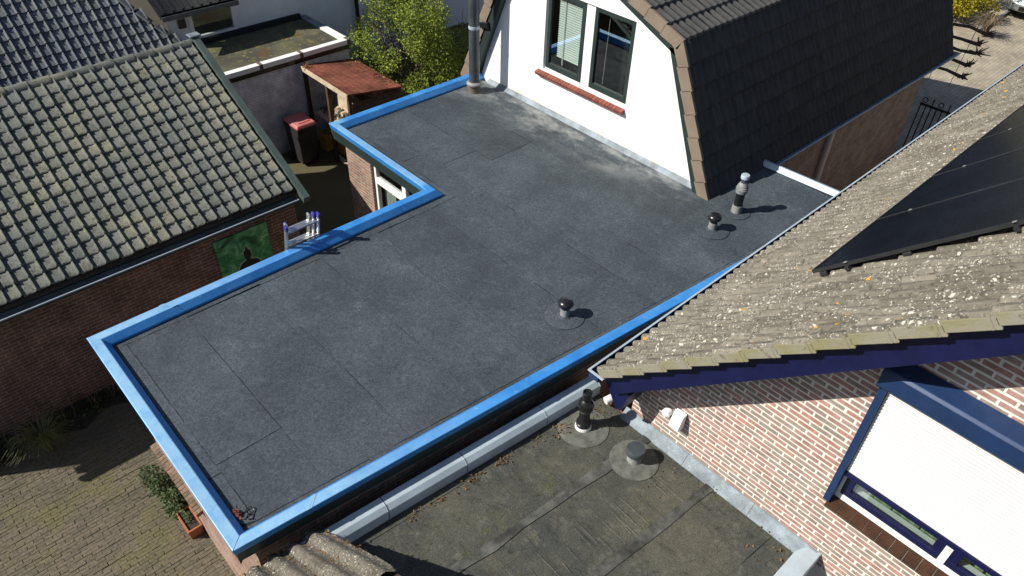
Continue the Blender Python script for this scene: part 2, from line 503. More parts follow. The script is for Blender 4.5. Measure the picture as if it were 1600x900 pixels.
# ------------------------------------------------------------------ mesh helper
class MB:
    def __init__(s):
        s.v, s.f = [], []
    def add(s, vs, fs):
        o = len(s.v)
        s.v += [tuple(x) for x in vs]
        s.f += [tuple(i + o for i in q) for q in fs]
        return s
    def poly(s, *p):
        return s.add(p, [tuple(range(len(p)))])
    def box(s, x0, x1, y0, y1, z0, z1):
        vs = [(x, y, z) for z in (z0, z1) for y in (y0, y1) for x in (x0, x1)]
        return s.add(vs, [(0, 2, 3, 1), (4, 5, 7, 6), (0, 1, 5, 4), (2, 6, 7, 3), (0, 4, 6, 2), (1, 3, 7, 5)])
    def obox(s, c, ax, ay, az):
        c, ax, ay, az = map(Vector, (c, ax, ay, az))
        vs = [c + ax * i + ay * j + az * k for k in (-1, 1) for j in (-1, 1) for i in (-1, 1)]
        return s.add(vs, [(0, 2, 3, 1), (4, 5, 7, 6), (0, 1, 5, 4), (2, 6, 7, 3), (0, 4, 6, 2), (1, 3, 7, 5)])
    def bar(s, p, q, a, b, up=(0, 0, 1)):
        p, q = Vector(p), Vector(q)
        d = (q - p)
        u = d.normalized().cross(Vector(up))
        if u.length < 1e-4:
            u = Vector((1, 0, 0))
        u.normalize()
        v = u.cross(d.normalized())
        return s.obox((p + q) / 2, u * a / 2, d / 2, v * b / 2)
    def prism(s, pts, f0, f1):
        # pts: outline; f0/f1 map an outline point to the two end faces
        n = len(pts)
        vs = [f0(*p) for p in pts] + [f1(*p) for p in pts]
        fs = [tuple(range(n))[::-1], tuple(range(n, 2 * n))] + [(i, (i + 1) % n, n + (i + 1) % n, n + i) for i in range(n)]
        return s.add(vs, fs)
    def flat(s, pts, z0, z1):
        return s.prism(pts, lambda x, y: (x, y, z0), lambda x, y: (x, y, z1))
    def tube(s, pts, r, seg=8, caps=True):
        pts = [Vector(p) for p in pts]
        n = len(pts)
        rr = r if isinstance(r, (list, tuple)) else [r] * n
        vs, fs = [], []
        u = None
        for i, p in enumerate(pts):
            d = (pts[min(i + 1, n - 1)] - pts[max(i - 1, 0)]).normalized()
            if u is None:
                u = d.cross(Vector((.3, .2, 1))).normalized()
                if u.length < .1:
                    u = Vector((1, 0, 0))
            u = (u - d * u.dot(d)).normalized()
            v = d.cross(u)
            for k in range(seg):
                a = 2 * math.pi * k / seg
                vs.append(p + (u * math.cos(a) + v * math.sin(a)) * rr[i])
        for i in range(n - 1):
            for k in range(seg):
                k2 = (k + 1) % seg
                fs.append((i * seg + k, i * seg + k2, (i + 1) * seg + k2, (i + 1) * seg + k))
        if caps:
            fs.append(tuple(range(seg))[::-1])
            fs.append(tuple((n - 1) * seg + k for k in range(seg)))
        return s.add(vs, fs)
    def lathe(s, prof, c, seg=28):
        vs, fs = [], []
        for r, z in prof:
            for k in range(seg):
                a = 2 * math.pi * k / seg
                vs.append((c[0] + r * math.cos(a), c[1] + r * math.sin(a), c[2] + z))
        n = len(prof)
        for i in range(n - 1):
            for k in range(seg):
                k2 = (k + 1) % seg
                fs.append((i * seg + k, i * seg + k2, (i + 1) * seg + k2, (i + 1) * seg + k))
        fs.append(tuple(range(seg))[::-1])
        fs.append(tuple((n - 1) * seg + k for k in range(seg)))
        return s.add(vs, fs)
    def mesh(s, name, mt, smooth=True):
        me = bpy.data.meshes.new(name)
        me.from_pydata(s.v, [], s.f)
        me.materials.append(mt)
        if smooth:
            me.polygons.foreach_set('use_smooth', [True] * len(me.polygons))
            me.set_sharp_from_angle(angle=math.radians(38))
        me.update()
        return me
    def build(s, name, mt, parent=None, smooth=True, bevel=0):
        me = s.mesh(name, M[mt] if isinstance(mt, str) else mt, smooth)
        o = bpy.data.objects.new(name, me)
        COL.objects.link(o)
        if parent is not None:
            adopt(o, parent)
        if bevel:
            b = o.modifiers.new('bevel', 'BEVEL')
            b.width = bevel
            b.segments = 2
            b.limit_method = 'ANGLE'
        return o
WORLD = {}
def adopt(o, parent):
    o.parent = parent
    o.matrix_parent_inverse = WORLD.get(parent.name, Matrix.Identity(4)).inverted()
def tag(o, label=None, cat=None, group=None, kind=None):
    for k, v in (('label', label), ('category', cat), ('group', group), ('kind', kind)):
        if v:
            o[k] = v
    return o
def thing(name, loc, label, cat, group=None):
    o = bpy.data.objects.new(name, None)
    o.empty_display_size = .2
    o.location = loc
    COL.objects.link(o)
    WORLD[o.name] = Matrix.Translation(loc)
    return tag(o, label, cat, group)

# tiles, bricks, pavers: the ones that show largest become parts, the rest one joined part
def scatter(parent, name, rest_name, mesh, mats, nmax=300, cull=None):
    data = []
    for mt in mats:
        c = mt.translation
        u, v, z = proj(c)
        inside = z > .5 and -40 < u < 1640 and -40 < v < 940
        data.append((0 if inside else 1, z, mt))
    data.sort(key=lambda q: (q[0], q[1]))
    inv = WORLD.get(parent.name, Matrix.Identity(4)).inverted()
    rest = []
    for i, (bad, z, mt) in enumerate(data):
        if i < nmax and not bad:
            o = bpy.data.objects.new(name, mesh)
            COL.objects.link(o)
            o.parent = parent
            o.matrix_parent_inverse = inv
            o.matrix_basis = mt
        else:
            rest.append(mt)
    if rest:
        b = MB()
        vs = [v.co.copy() for v in mesh.vertices]
        fs = [tuple(p.vertices) for p in mesh.polygons]
        for mt in rest:
            b.add([mt @ v for v in vs], fs)
        o = b.build(rest_name, mesh.materials[0], parent)
        o['kind'] = 'stuff'

def tilemesh(name, mt, prof, length, thick, lift, rows=1, nose=0.0, nlen=.03):
    # prof: [(x, z)] across; local +y runs up the slope; the lower edge rides on the course below
    b = MB()
    n = len(prof)
    vs, fs = [], []
    if nose:
        rows += 1
        ts = [0, nlen / length] + [j / (rows - 1) for j in range(1, rows)]
    else:
        ts = [j / rows for j in range(rows + 1)]
    for j, t in enumerate(ts):
        for x, z in prof:
            vs.append((x, length * t, z + lift * (1 - t) - (nose if j == 0 else 0)))
    for j in range(rows):
        for i in range(n - 1):
            fs.append((j * n + i, j * n + i + 1, (j + 1) * n + i + 1, (j + 1) * n + i))
    o = len(vs)
    for x, z in prof:                                   # front lip
        vs.append((x, .004, z + lift - max(thick, nose + .004)))
    for i in range(n - 1):
        fs.append((i, o + i, o + i + 1, i + 1))
    s0 = len(vs)                                        # long sides
    vs += [(prof[0][0], length, prof[0][1] - thick), (prof[-1][0], length, prof[-1][1] - thick)]
    top0, top1 = rows * n, rows * n + n - 1
    fs.append((0, top0, s0, o))
    fs.append((n - 1, o + n - 1, s0 + 1, top1))
    b.add(vs, fs)
    return b.mesh(name, M[mt])
def slope_frame(o, ex, ey):
    ex, ey = Vector(ex).normalized(), Vector(ey).normalized()
    ez = ex.cross(ey)
    return Vector(o), ex, ey, ez
def fmat(p, ex, ey, ez, jit=0.0):
    m = Matrix((ex, ey, ez)).transposed().to_4x4()
    m.translation = p
    if jit:
        m = m @ Matrix.Rotation(R.gauss(0, jit), 4, 'Z') @ Matrix.Rotation(R.gauss(0, jit), 4, 'Y') @ Matrix.Rotation(R.gauss(0, jit * .6), 4, 'X')
    return m
# unevenly walked line between two points
def wob(p, q, step=.35, a=.004):
    n = max(1, int((Vector(q) - Vector(p)).length / step))
    out = []
    for i in range(n):
        t = i / n
        out.append((p[0] + (q[0] - p[0]) * t + (R.uniform(-a, a) if i else 0), p[1] + (q[1] - p[1]) * t + (R.uniform(-a, a) if i else 0)))
    return out
def wobpoly(pts, a=.004):
    o = []
    for i in range(len(pts)):
        o += wob(pts[i], pts[(i + 1) % len(pts)], a=a)
    return o
def leaves(b, c, rad, n, size, rnd=R, flat=1.0, shell=.35):
    for _ in range(n):
        while True:
            p = Vector((rnd.uniform(-1, 1), rnd.uniform(-1, 1), rnd.uniform(-1, 1)))
            if shell < p.length < 1 or (p.length <= shell and rnd.random() < .25):
                break
        p = Vector((c[0] + p.x * rad[0], c[1] + p.y * rad[1], c[2] + p.z * rad[2]))
        leaf(b, p, size * rnd.uniform(.6, 1.35), rnd)
def leaf(b, p, s, rnd=R):
    a = Vector((rnd.gauss(0, 1), rnd.gauss(0, 1), rnd.gauss(0, .7))).normalized()
    k = a.cross(Vector((rnd.gauss(0, 1), rnd.gauss(0, 1), rnd.gauss(0, 1)))).normalized()
    b.add([p, p + a * s * .5 + k * s * .28, p + a * s, p + a * s * .5 - k * s * .28], [(0, 1, 2, 3)])

# ================================================================== SETTING
def sheet(name, mt, x0, x1, y0, y1, z, kind='structure'):
    return tag(MB().poly((x0, y0, z), (x1, y0, z), (x1, y1, z), (x0, y1, z)).build(name, mt, None, False), kind=kind)
sheet('ground', 'ground', -400, 500, -400, 500, -.012)
yard = sheet('yard_paving', 'joint', -6, 7.4, 4.6, 10.25, -.004)
sheet('garden_path', 'joint', 5.0, 15.0, 10.3, 17.0, -.006)
driveway = sheet('driveway', 'drive', 17.9, 60, -14, 16, -.004)

# mossy clinkers of the yard, laid in rows
pm = MB()
pm.prism([(-.1, -.026), (.1, -.026), (.1, .026), (-.1, .026)], lambda x, y: (x, y, -.03), lambda x, y: (x * .988, y * .95, .004))
pmesh = pm.mesh('paver', M['paver'], False)
mats = []
for j in range(-2, 110):
    for i in range(-6, 24):
        y = 4.75 + j * .0545
        x = -1.9 + i * .204 + (.102 if j % 2 else 0) + R.gauss(0, .004)
        if x > .98 or y > 10.1 or x < -1.75:
            continue
        mats.append(Matrix.Translation((x, y + R.gauss(0, .002), R.gauss(0, .0025))) @ Matrix.Rotation(R.gauss(0, .010), 4, 'Z') @ Matrix.Rotation(R.gauss(0, .014), 4, 'X') @ Matrix.Rotation(R.gauss(0, .008), 4, 'Y'))
scatter(yard, 'paver', 'paver_field', pmesh, mats)

# ================================================================== THE FLAT ROOFED EXTENSION
TZ = 3.0      # top of the blue roof trim
RZ = 2.88     # roofing felt
def yR(x):    # skewed party side, outer edge of the trim
    return 4.264 - .0956 * (x - .70)
ext = thing('flat_roof_extension', (4, 6.5, 0), 'brick extension with new dark bitumen flat roof and blue edge trim', 'building')
body = [(.90, yR(.9) + .10), (10.66, yR(10.66) + .10), (10.66, 4.96), (9.06, 5.30), (9.06, 10.50), (5.88, 10.50), (5.88, 7.76), (.90, 7.76)]
# walls; the notch face is split round its window
b = MB()
def wallquad(b, p, q, z0, z1):
    b.poly((p[0], p[1], z0), (q[0], q[1], z0), (q[0], q[1], z1), (p[0], p[1], z1))
WT = 2.72
for i in range(len(body)):
    p, q = body[i], body[(i + 1) % len(body)]
    if i == 5:
        wallquad(b, p, (5.88, 9.74), 0, WT)
        wallquad(b, (5.88, 9.74), (5.88, 8.0), 0, .9)
        wallquad(b, (5.88, 8.0), q, 0, WT)
        wallquad(b, (5.88, 9.74), (5.96, 9.74), .9, WT)
        wallquad(b, (5.96, 8.0), (5.88, 8.0), .9, WT)
    else:
        wallquad(b, p, q, 0, WT)
b.build('wall', 'brick_ext', ext, False)
# dark deck below the felt
inner = [(.80, yR(.8) + .06), (10.68, yR(10.68) + .06), (10.68, 4.97), (9.07, 4.97), (9.07, 10.56), (5.80, 10.56), (5.80, 7.84), (.80, 7.84)]
MB().flat(inner, WT + .003, RZ - .006).build('roof_deck', 'underlay', ext, False)
MB().flat([(5.97, 8.0), (6.6, 8.0), (6.6, 9.74), (5.97, 9.74)], .9, .91).build('inner_sill', 'dark_room', ext, False)
# notch window
wd = MB()
X = 5.93
for y0, y1, z0, z1 in ((9.66, 9.735, .9, WT), (8.0, 8.075, .9, WT), (8.80, 8.90, .9, WT), (8.075, 8.80, 2.16, 2.28), (8.90, 9.66, 2.16, 2.28), (8.075, 9.66, .9, .97)):
    if (y0, y1) == (8.075, 9.66):
        wd.box(X, X + .07, 8.075, 8.80, z0, z1); wd.box(X, X + .07, 8.90, 9.66, z0, z1)
    else:
        wd.box(X, X + .07, y0, y1, z0, z1)
win = wd.build('window', 'white_paint', ext, False)
for y0, y1, z0, z1 in ((8.90, 9.66, .97, 2.16), (8.90, 9.66, 2.28, WT), (8.075, 8.8, .97, 2.16), (8.075, 8.8, 2.28, WT)):
    MB().box(X + .035, X + .041, y0, y1, z0, z1).build('pane', 'glass', win, False)
b = MB()
for i in range(7):
    y = 9.62 - i * .05
    b.box(6.06, 6.07, y - .02, y + .02, .97, 2.1)
b.build('curtain', 'white_paint', win)
MB().box(6.6, 6.62, 7.9, 9.9, .1, 2.7).build('room_back', 'dark_room', win, False)

# ---- edge trims along the outline, with mitred corners
chain = [(9.08, 10.64), (5.70, 10.64), (5.70, 7.92), (.70, 7.93), (.70, 4.264), (10.72, yR(10.72))]
def offs(pts, d):
    out = []
    n = len(pts)
    for i in range(n):
        e = []
        for a, c in ((i - 1, i), (i, i + 1)):
            if 0 <= a and c < n:
                v = (Vector(pts[c]) - Vector(pts[a])).normalized()
                e.append(Vector((-v.y, v.x)))
        if len(e) == 1:
            o = e[0] * d
        else:
            h = (e[0] + e[1]).normalized()
            o = h * (d / h.dot(e[0]))
        out.append(Vector(pts[i]) + o)
    return out
def trim(parent, name, mt, pts, prof, edge, t0, t1, gap=.003):
    L = (Vector(pts[edge + 1]) - Vector(pts[edge])).length
    g = gap / L
    a, c = t0 + (g if t0 > 0 else 0), t1 - (g if t1 < 1 else 0)
    rows = [(offs(pts, d), z) for d, z in prof]
    vs, n = [], len(prof)
    for t in (a, c):
        for o, z in rows:
            p = o[edge].lerp(o[edge + 1], t)
            vs.append((p.x, p.y, z))
    fs = [(i, n + i, n + i + 1, i + 1) for i in range(n - 1)] + [(n - 1, 2 * n - 1, n, 0), tuple(range(n))[::-1], tuple(range(n, 2 * n))]
    return MB().add(vs, fs).build(name, mt, parent, False, .004)
prof = [(.0, TZ - .034), (-.004, TZ - .005), (.004, TZ), (.118, TZ - .006), (.188, RZ + .035), (.188, RZ + .004), (.02, RZ + .004)]
# outer profile fold: a slightly raised front lip
cuts = {0: (0, .42, 1), 1: (0, 1), 2: (0, .46, .82, 1), 3: (0, 1), 4: (0, .075, .34, .60, .86, 1)}
for e, cc in cuts.items():
    for i in range(len(cc) - 1):
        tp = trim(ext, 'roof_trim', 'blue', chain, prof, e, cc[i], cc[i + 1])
        if 0 < i:
            # joint cover where two lengths meet
            a = offs(chain, -.006)[e].lerp(offs(chain, -.006)[e + 1], cc[i])
            c = offs(chain, .120)[e].lerp(offs(chain, .120)[e + 1], cc[i])
            d = (Vector(chain[e + 1]) - Vector(chain[e])).normalized() * .03
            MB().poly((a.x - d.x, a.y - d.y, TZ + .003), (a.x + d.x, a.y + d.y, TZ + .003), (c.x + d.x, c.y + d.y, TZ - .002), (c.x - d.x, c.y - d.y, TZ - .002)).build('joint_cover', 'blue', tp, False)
fpro = [(.03, 2.70), (.03, TZ - .036), (.075, TZ - .036), (.075, 2.70)]
for e in (0, 1, 2, 3):
    trim(ext, 'fascia_board', 'greenboard', chain, fpro, e, 0, 1)
sof = [(.076, 2.712), (.076, 2.722), (.235, 2.722), (.235, 2.712)]
for e in (0, 1, 2, 3):
    trim(ext, 'soffit', 'greenboard', chain, sof, e, 0, 1)
spro = [(.03, 2.74), (.03, TZ - .036), (.10, TZ - .036), (.10, 2.74)]
trim(ext, 'fascia_board', 'greenboard', chain, spro, 4, 0, 1)
# bright zinc kerb at the far end
zk = [(10.72, yR(10.72) - .02), (10.62, 5.03)]
trim(ext, 'zinc_kerb', 'zinc_bright', zk, [(0, 2.80), (0, 2.965), (.02, 2.975), (.055, 2.97), (.10, RZ + .012), (.10, RZ + .004)], 0, 0, 1)

# ---- felt sheets laid edge to edge (dark overlaps between them)
def yP(x):
    return 4.50 - .0946 * (x - .93)      # line of the perimeter strip on the party side
def yI(x):
    return yR(x) + .188
G = .0012
sheets = []
def strip(x0, x1, y0f, y1, cutsy=()):
    ys = [None] + list(cutsy) + [y1]
    for i in range(len(ys) - 1):
        lo0 = y0f(x0) + G if ys[i] is None else ys[i] + G
        lo1 = y0f(x1) + G if ys[i] is None else ys[i] + G
        sheets.append([(x0 + G, lo0), (x1 - G, lo1), (x1 - G, ys[i + 1] - G), (x0 + G, ys[i + 1] - G)])
strip(1.03, 1.77, yP, 7.66, (5.34,))
strip(1.77, 2.76, yP, 7.66)
strip(2.76, 3.66, yP, 7.66)
strip(3.66, 4.60, yP, 7.66)
strip(4.60, 5.53, yP, 7.58)
strip(5.53, 6.02, yP, 7.58)
strip(6.02, 6.47, yP, 10.40, (8.95,))
strip(6.47, 7.17, yP, 10.40, (8.46,))
strip(7.17, 8.10, yP, 10.40, (8.05,))
strip(8.10, 8.86, yP, 10.40)
# perimeter strips
sheets.append([(.89, 7.66), (5.53, 7.58 + G), (5.53, 7.735), (.89, 7.745)])
sheets.append([(5.53 + G, 7.58 + G), (6.02 - G, 7.58 + G), (6.02 - G, 10.45), (5.885, 10.45), (5.885, 7.735), (5.53 + G, 7.735)])
sheets.append([(.892, yI(.9) + .12), (1.03 - G, yP(1.0) + G), (1.03 - G, 5.22), (.892, 5.22)])
sheets.append([(.892, 5.22 + 2 * G), (1.03 - G, 5.22 + 2 * G), (1.03 - G, 7.66 - G), (.892, 7.66 - G)])
sheets.append([(.90, yI(.9)), (5.2, yI(5.2)), (5.2, yP(5.2)), (.90, yP(.9))])
sheets.append([(5.2 + G, yI(5.2)), (10.55, yI(10.55)), (10.55, yP(10.55)), (5.2 + G, yP(5.2))])
sheets.append([(6.02 + G, 10.40 + G), (8.86, 10.40 + G), (8.86, 10.452), (6.02 + G, 10.452)])
sheets.append([(8.86 + G, yP(8.86) + G), (9.98, yP(9.98) + G), (9.98, 4.97), (9.05, 4.97), (9.05, 10.452), (8.86 + G, 10.452)])
sheets.append([(9.98 + 2 * G, yP(9.98) + G), (10.55, yP(10.55) + G), (10.55, 4.97), (9.98 + 2 * G, 4.97)])
for i, p in enumerate(sheets):
    MB().flat(wobpoly(p, .0035), RZ - .004, RZ + .0006 * (i % 3)).build('roofing_sheet', 'membrane', ext, False)
# slightly raised overlap bands along the sheet joints
for x in (2.72, 3.62, 4.55, 6.43):
    y1 = 7.60 if x < 5 else 10.3
    MB().flat(wobpoly([(x - .05, yP(x) + .02), (x + .012, yP(x) + .02), (x + .012, y1), (x - .05, y1)], .005), RZ + .0015, RZ + .0036).build('overlap_band', 'membrane', ext, False)

# beads of bitumen squeezed out along the joints, broken where the felt closed well
rb_ = random.Random(17)
def bead(p, q, fill=.6, r=.0042):
    p, q = Vector(p), Vector(q)
    L = (q - p).length
    d = (q - p) / L
    n_ = Vector((-d.y, d.x))
    a = 0.0
    while a < L:
        ln_ = rb_.uniform(.15, .8) * (2 if fill > .9 else 1)
        if rb_.random() < fill:
            e = min(L, a + ln_)
            k = max(2, int((e - a) / .09))
            pts = []
            for i in range(k + 1):
                c_ = p + d * (a + (e - a) * i / k) + n_ * rb_.gauss(0, .0022)
                pts.append((c_.x, c_.y, RZ + .0012))
            rr = [r * rb_.uniform(.45, 1.25) for _ in pts]
            MB().tube(pts, rr, 5).build('bitumen_bead', 'underlay', ext)
        a += ln_
for p, q, f_ in (((1.03, yP(1.03)), (1.03, 7.66), .85), ((1.0, 7.66), (5.5, 7.58), .75), ((5.55, 7.58), (6.02, 7.60), .9), ((6.02, 7.6), (6.02, 10.4), .35),
                 ((.93, yP(.93)), (10.5, yP(10.5)), .8), ((6.05, 10.4), (8.8, 10.4), .6), ((1.77, 5.34), (1.77, 7.64), .75), ((1.03, 5.34), (1.77, 5.34), 1),
                 ((2.76, 4.4), (2.76, 7.6), .22), ((3.66, 4.35), (3.66, 7.6), .22), ((4.60, 4.2), (4.60, 7.5), .15), ((5.53, 4.15), (5.53, 7.5), .12),
                 ((6.47, 4.1), (6.47, 6.9), .7), ((7.17, 4.0), (7.17, 5.9), .6), ((8.10, 3.9), (8.10, 10.3), .12), ((6.02, 8.95), (6.47, 8.95), 1), ((6.47, 8.46), (7.17, 8.46), 1),
                 ((7.17, 8.05), (8.10, 8.07), 1), ((7.17, 8.1), (7.17, 10.3), .3), ((9.99, 3.8), (9.99, 4.9), .5), ((.892, 5.225), (1.03, 5.225), 1)):
    bead(p, q, f_)

# rowlock sill of a front window (the window itself is tucked under the eaves)
b = MB(); b.box(-.055, .055, -.030, .030, -.032, .032)
sm = b.mesh('sill_brick', M['soldier'], False)
mm = []
for i in range(21):
    mm.append(Matrix.Translation((.872, 7.95 - .20 - i * .0675, .98 + R.gauss(0, .002))) @ Matrix.Rotation(math.radians(-14), 4, 'Y'))
scatter(ext, 'sill_brick', 'sill_bricks_rest', sm, mm)

# ---- lead and chalk strip where the felt meets the white wall
lead = MB()
lead.poly((9.03, 5.28, RZ + .005), (9.09, 5.28, RZ + .085), (9.09, 10.3, RZ + .085), (9.03, 10.3, RZ + .005))
lead.build('wall_flashing', 'lead', ext, False)

# ================================================================== VENTS AND FLUES
def flange(parent, c, r, mt):
    b = MB()
    b.lathe([(r, 0), (r, .006), (r - .02, .010), (.09, .012), (.07, .03)], c, 40)
    return b.build('flange', mt, parent)
def mushroom(c, label, collar='pipe_grey', s=1.0):
    t = thing('roof_vent', c, label, 'vent')
    b = MB(); b.lathe([(.064 * s, 0), (.060 * s, .11 * s), (.056 * s, .13 * s)], c); b.build('pipe', collar, t)
    b = MB(); b.lathe([(.052 * s, .13 * s), (.056 * s, .155 * s), (.060 * s, .175 * s)], c); b.build('neck', 'black', t)
    b = MB(); b.lathe([(.060 * s, .175 * s), (.094 * s, .195 * s), (.100 * s, .215 * s), (.092 * s, .240 * s), (.066 * s, .262 * s), (.03 * s, .272 * s), (.004, .274 * s)], c); b.build('cap', 'black', t)
    flange(t, (c[0], c[1], c[2] + .002), .255, 'membrane')
    return t
mushroom((5.36, 4.584, RZ + .003), 'black mushroom capped vent alone beside the long blue trim')
mushroom((8.37, 4.48, RZ + .003), 'short black mushroom capped vent below the tall grey flue', s=1.02)
c = (9.03, 4.51, RZ + .003)
t = thing('flue', c, 'tall boiler flue with grey bulb cap beside dark mansard slope', 'flue')
MB().lathe([(.085, 0), (.082, .05), (.074, .14)], c).build('base_collar', 'pipe_grey', t)
MB().lathe([(.066, .14), (.066, .36), (.070, .37)], c).build('pipe', 'black', t)
b = MB(); b.lathe([(.086, .365), (.090, .40), (.093, .43), (.088, .435), (.088, .455), (.080, .46), (.080, .48), (.068, .50), (.052, .535)], c); b.build('louvred_cap', 'pipe_grey', t)
MB().lathe([(.046, .535), (.046, .60)], c).build('neck', 'pipe_slate', t)
MB().lathe([(.060, .60), (.064, .605), (.064, .655), (.058, .665), (.02, .668), (.005, .668)], c).build('top_cap', 'zinc', t)
flange(t, (c[0], c[1], c[2] + .002), .21, 'membrane')

# tall slate pipe by the white wall
c = (8.60, 10.17, RZ + .003)
t = thing('stove_pipe', c, 'very tall slate grey stove pipe standing at the white wall corner', 'pipe')
MB().lathe([(.120, 0), (.118, .13), (.112, .14)], c).build('collar', 'wood_grey', t)
MB().lathe([(.112, .14), (.150, .15), (.150, .18), (.118, .21)], c).build('rain_skirt', 'pipe_grey', t)
MB().lathe([(.098, .20), (.098, 1.22)], c).build('pipe', 'pipe_slate', t)
MB().lathe([(.102, 1.22), (.104, 1.25), (.100, 1.28)], c).build('joint_ring', 'zinc', t)
MB().lathe([(.098, 1.28), (.098, 3.6)], c).build('pipe', 'pipe_slate', t)

# ================================================================== THE WHITE HOUSE WITH MANSARD ROOF
house = thing('white_mansard_house', (13.5, 7.9, 0), 'white rendered house with dark tiled mansard roof and brick side wall', 'house')
WX = 9.1
gy = [(10.62, 2.70), (9.84, 5.03), (7.95, 5.83), (6.10, 5.03), (5.32, 2.70)]      # gable outline in (y, z)
wy0, wy1, wz0, wz1 = 6.93, 8.87, 3.655, 5.07
def gx(pts, x):
    return [(x, y, z) for y, z in pts]
b = MB()
def roofz(y):
    for (ya, za), (yb, zb) in zip(gy, gy[1:]):
        if yb <= y <= ya:
            return za + (zb - za) * (ya - y) / (ya - yb)
    return 2.7
b.poly(*gx([(10.62, 0), (10.62, 2.70), (9.84, 5.03), (wy1, roofz(wy1)), (wy1, 0)], WX)[::-1])
b.poly(*gx([(wy1, 0), (wy1, wz0), (wy0, wz0), (wy0, 0)], WX)[::-1])
b.poly(*gx([(wy1, wz1), (wy1, roofz(wy1)), (7.95, 5.83), (wy0, roofz(wy0)), (wy0, wz1)], WX)[::-1])
b.poly(*gx([(wy0, 0), (wy0, roofz(wy0)), (6.10, 5.03), (5.32, 2.70), (5.32, 0)], WX)[::-1])
for y in (wy0, wy1):                                   # reveals
    b.poly((WX, y, wz0), (WX + .10, y, wz0), (WX + .10, y, wz1), (WX, y, wz1))
for z in (wz0, wz1):
    b.poly((WX, wy0, z), (WX + .10, wy0, z), (WX + .10, wy1, z), (WX, wy1, z))
b.build('gable_wall', 'render_white', house, False)
b = MB()
HX = 17.85
b.poly((WX + .01, 5.32, 0), (HX, 5.32, 0), (HX, 5.32, 2.72), (WX + .01, 5.32, 2.72))
b.poly((HX, 5.32, 0), (HX, 10.62, 0), (HX, 10.62, 2.7), (HX, 9.84, 5.03), (HX, 7.95, 5.83), (HX, 6.1, 5.03), (HX, 5.32, 2.7))
b.poly((WX + .01, 10.62, 0), (HX, 10.62, 0), (HX, 10.62, 2.72), (WX + .01, 10.62, 2.72))
b.build('side_wall', 'brick_house', house, False)

# window: white frame, two dark casements, one with a blind
fr = MB()
for y0, y1, z0, z1 in ((wy1 - .03, wy1 - .001, wz0 + .001, wz1 - .001), (wy0 + .001, wy0 + .012, wz0 + .001, wz1 - .001), (7.79, 7.985, wz0 + .001, wz1 - .001), (7.985, wy1 - .03, wz0 + .001, wz0 + .04), (wy0 + .012, 7.79, wz0 + .001, wz0 + .04)):
    fr.box(WX + .035, WX + .095, y0, y1, z0, z1)
window = fr.build('window', 'white_paint', house, False)
for k, (y0, y1) in enumerate(((7.988, wy1 - .033), (wy0 + .014, 7.787))):
    z0, z1 = wz0 + .042, wz1 - .004
    f = MB()
    t_ = .075
    f.box(WX + .02, WX + .08, y0, y0 + t_, z0, z1); f.box(WX + .02, WX + .08, y1 - t_, y1, z0, z1)
    f.box(WX + .02, WX + .08, y0 + t_, y1 - t_, z0, z0 + t_ + .02); f.box(WX + .02, WX + .08, y0 + t_, y1 - t_, z1 - t_, z1)
    f.build('casement', 'greenboard', window, False, .004)
    MB().box(WX + .05, WX + .056, y0 + t_, y1 - t_, z0 + t_ + .02, z1 - t_).build('pane', 'glass', window, False)
    MB().box(WX + .45, WX + .46, y0 - .3, y1 + .3, z0 - .3, z1 + .3).build('room_back', 'dark_room', window, False)
    if k == 0:
        for i in range(27):
            z = z1 - t_ - .02 - i * .040
            MB().obox((WX + .13, (y0 + y1) / 2 - .05, z), (.008, 0, .0125), (0, (y1 - y0) / 2 - .12, 0), (.0009, 0, -.0009)).build('blind_slat', 'white_paint', window, False)
        MB().box(WX + .112, WX + .114, y1 - .33, y1 - .31, z0 + .1, z1 - .08).build('blind_cord', 'white_paint', window, False)
    else:
        MB().tube([(WX + .12, y1 - .22, z0 + .10), (WX + .12, y1 - .24, z1 - .08)], .004, 5).build('blind_cord', 'white_paint', window)
# red brick sill
b = MB(); b.box(-.07, .055, -.0325, .0325, -.028, .028)
sillm = b.mesh('sill_brick', M['sillbrick'], False)
mm = [Matrix.Translation((WX - .02, 6.965 + i * .0735, 3.585 + R.gauss(0, .001))) @ Matrix.Rotation(math.radians(-16), 4, 'Y') for i in range(28)]
scatter(house, 'sill_brick', 'sill_bricks_rest', sillm, mm)
MB().poly((WX - .074, 6.93, 3.545), (WX - .002, 6.93, 3.52), (WX - .002, 8.985, 3.52), (WX - .074, 8.985, 3.545)).build('sill_bed', 'mortar', house, False)

# mansard roof tiles
waves = []
for k in range(2):
    for q, z in ((.0, .0), (.035, .0), (.055, .012), (.085, .024), (.115, .012), (.135, .0)):
        waves.append((k * .15 + q, z))
waves.append((.318, .0))
mt_m = tilemesh('mansard_tile', 'anthracite', waves, .40, .036, .042, 1, .030, .030)
knee = Vector((0, 5.97, 5.09))
foot = Vector((0, 5.00, 2.80))
LX0, LX1 = 9.02, 18.25
n_t = int((LX1 - LX0) / .30)
mats = []
o, ex, ey, ez = slope_frame((LX0, foot.y, foot.z), (1, 0, 0), knee - foot)
sl = (knee - foot).length
nr = 7
for j in range(nr):
    for i in range(n_t):
        mats.append(fmat(o + ex * (i * .30) + ey * (j * sl / nr) + ez * R.uniform(0, .002), ex, ey, ez, .003))
scatter(house, 'roof_tile', 'steep_tile_field', mt_m, mats)
apex = Vector((0, 7.95, 5.93))
mats = []
o, ex, ey, ez = slope_frame((LX0, knee.y - .03, knee.z + .01), (1, 0, 0), apex - knee)
for j in range(6):
    for i in range(n_t):
        mats.append(fmat(o + ex * (i * .30) + ey * (j * .345) + ez * R.uniform(0, .002), ex, ey, ez, .003))
scatter(house, 'upper_roof_tile', 'upper_tile_field', mt_m, mats)
b = MB()     # boarding under the tiles, and the far slopes
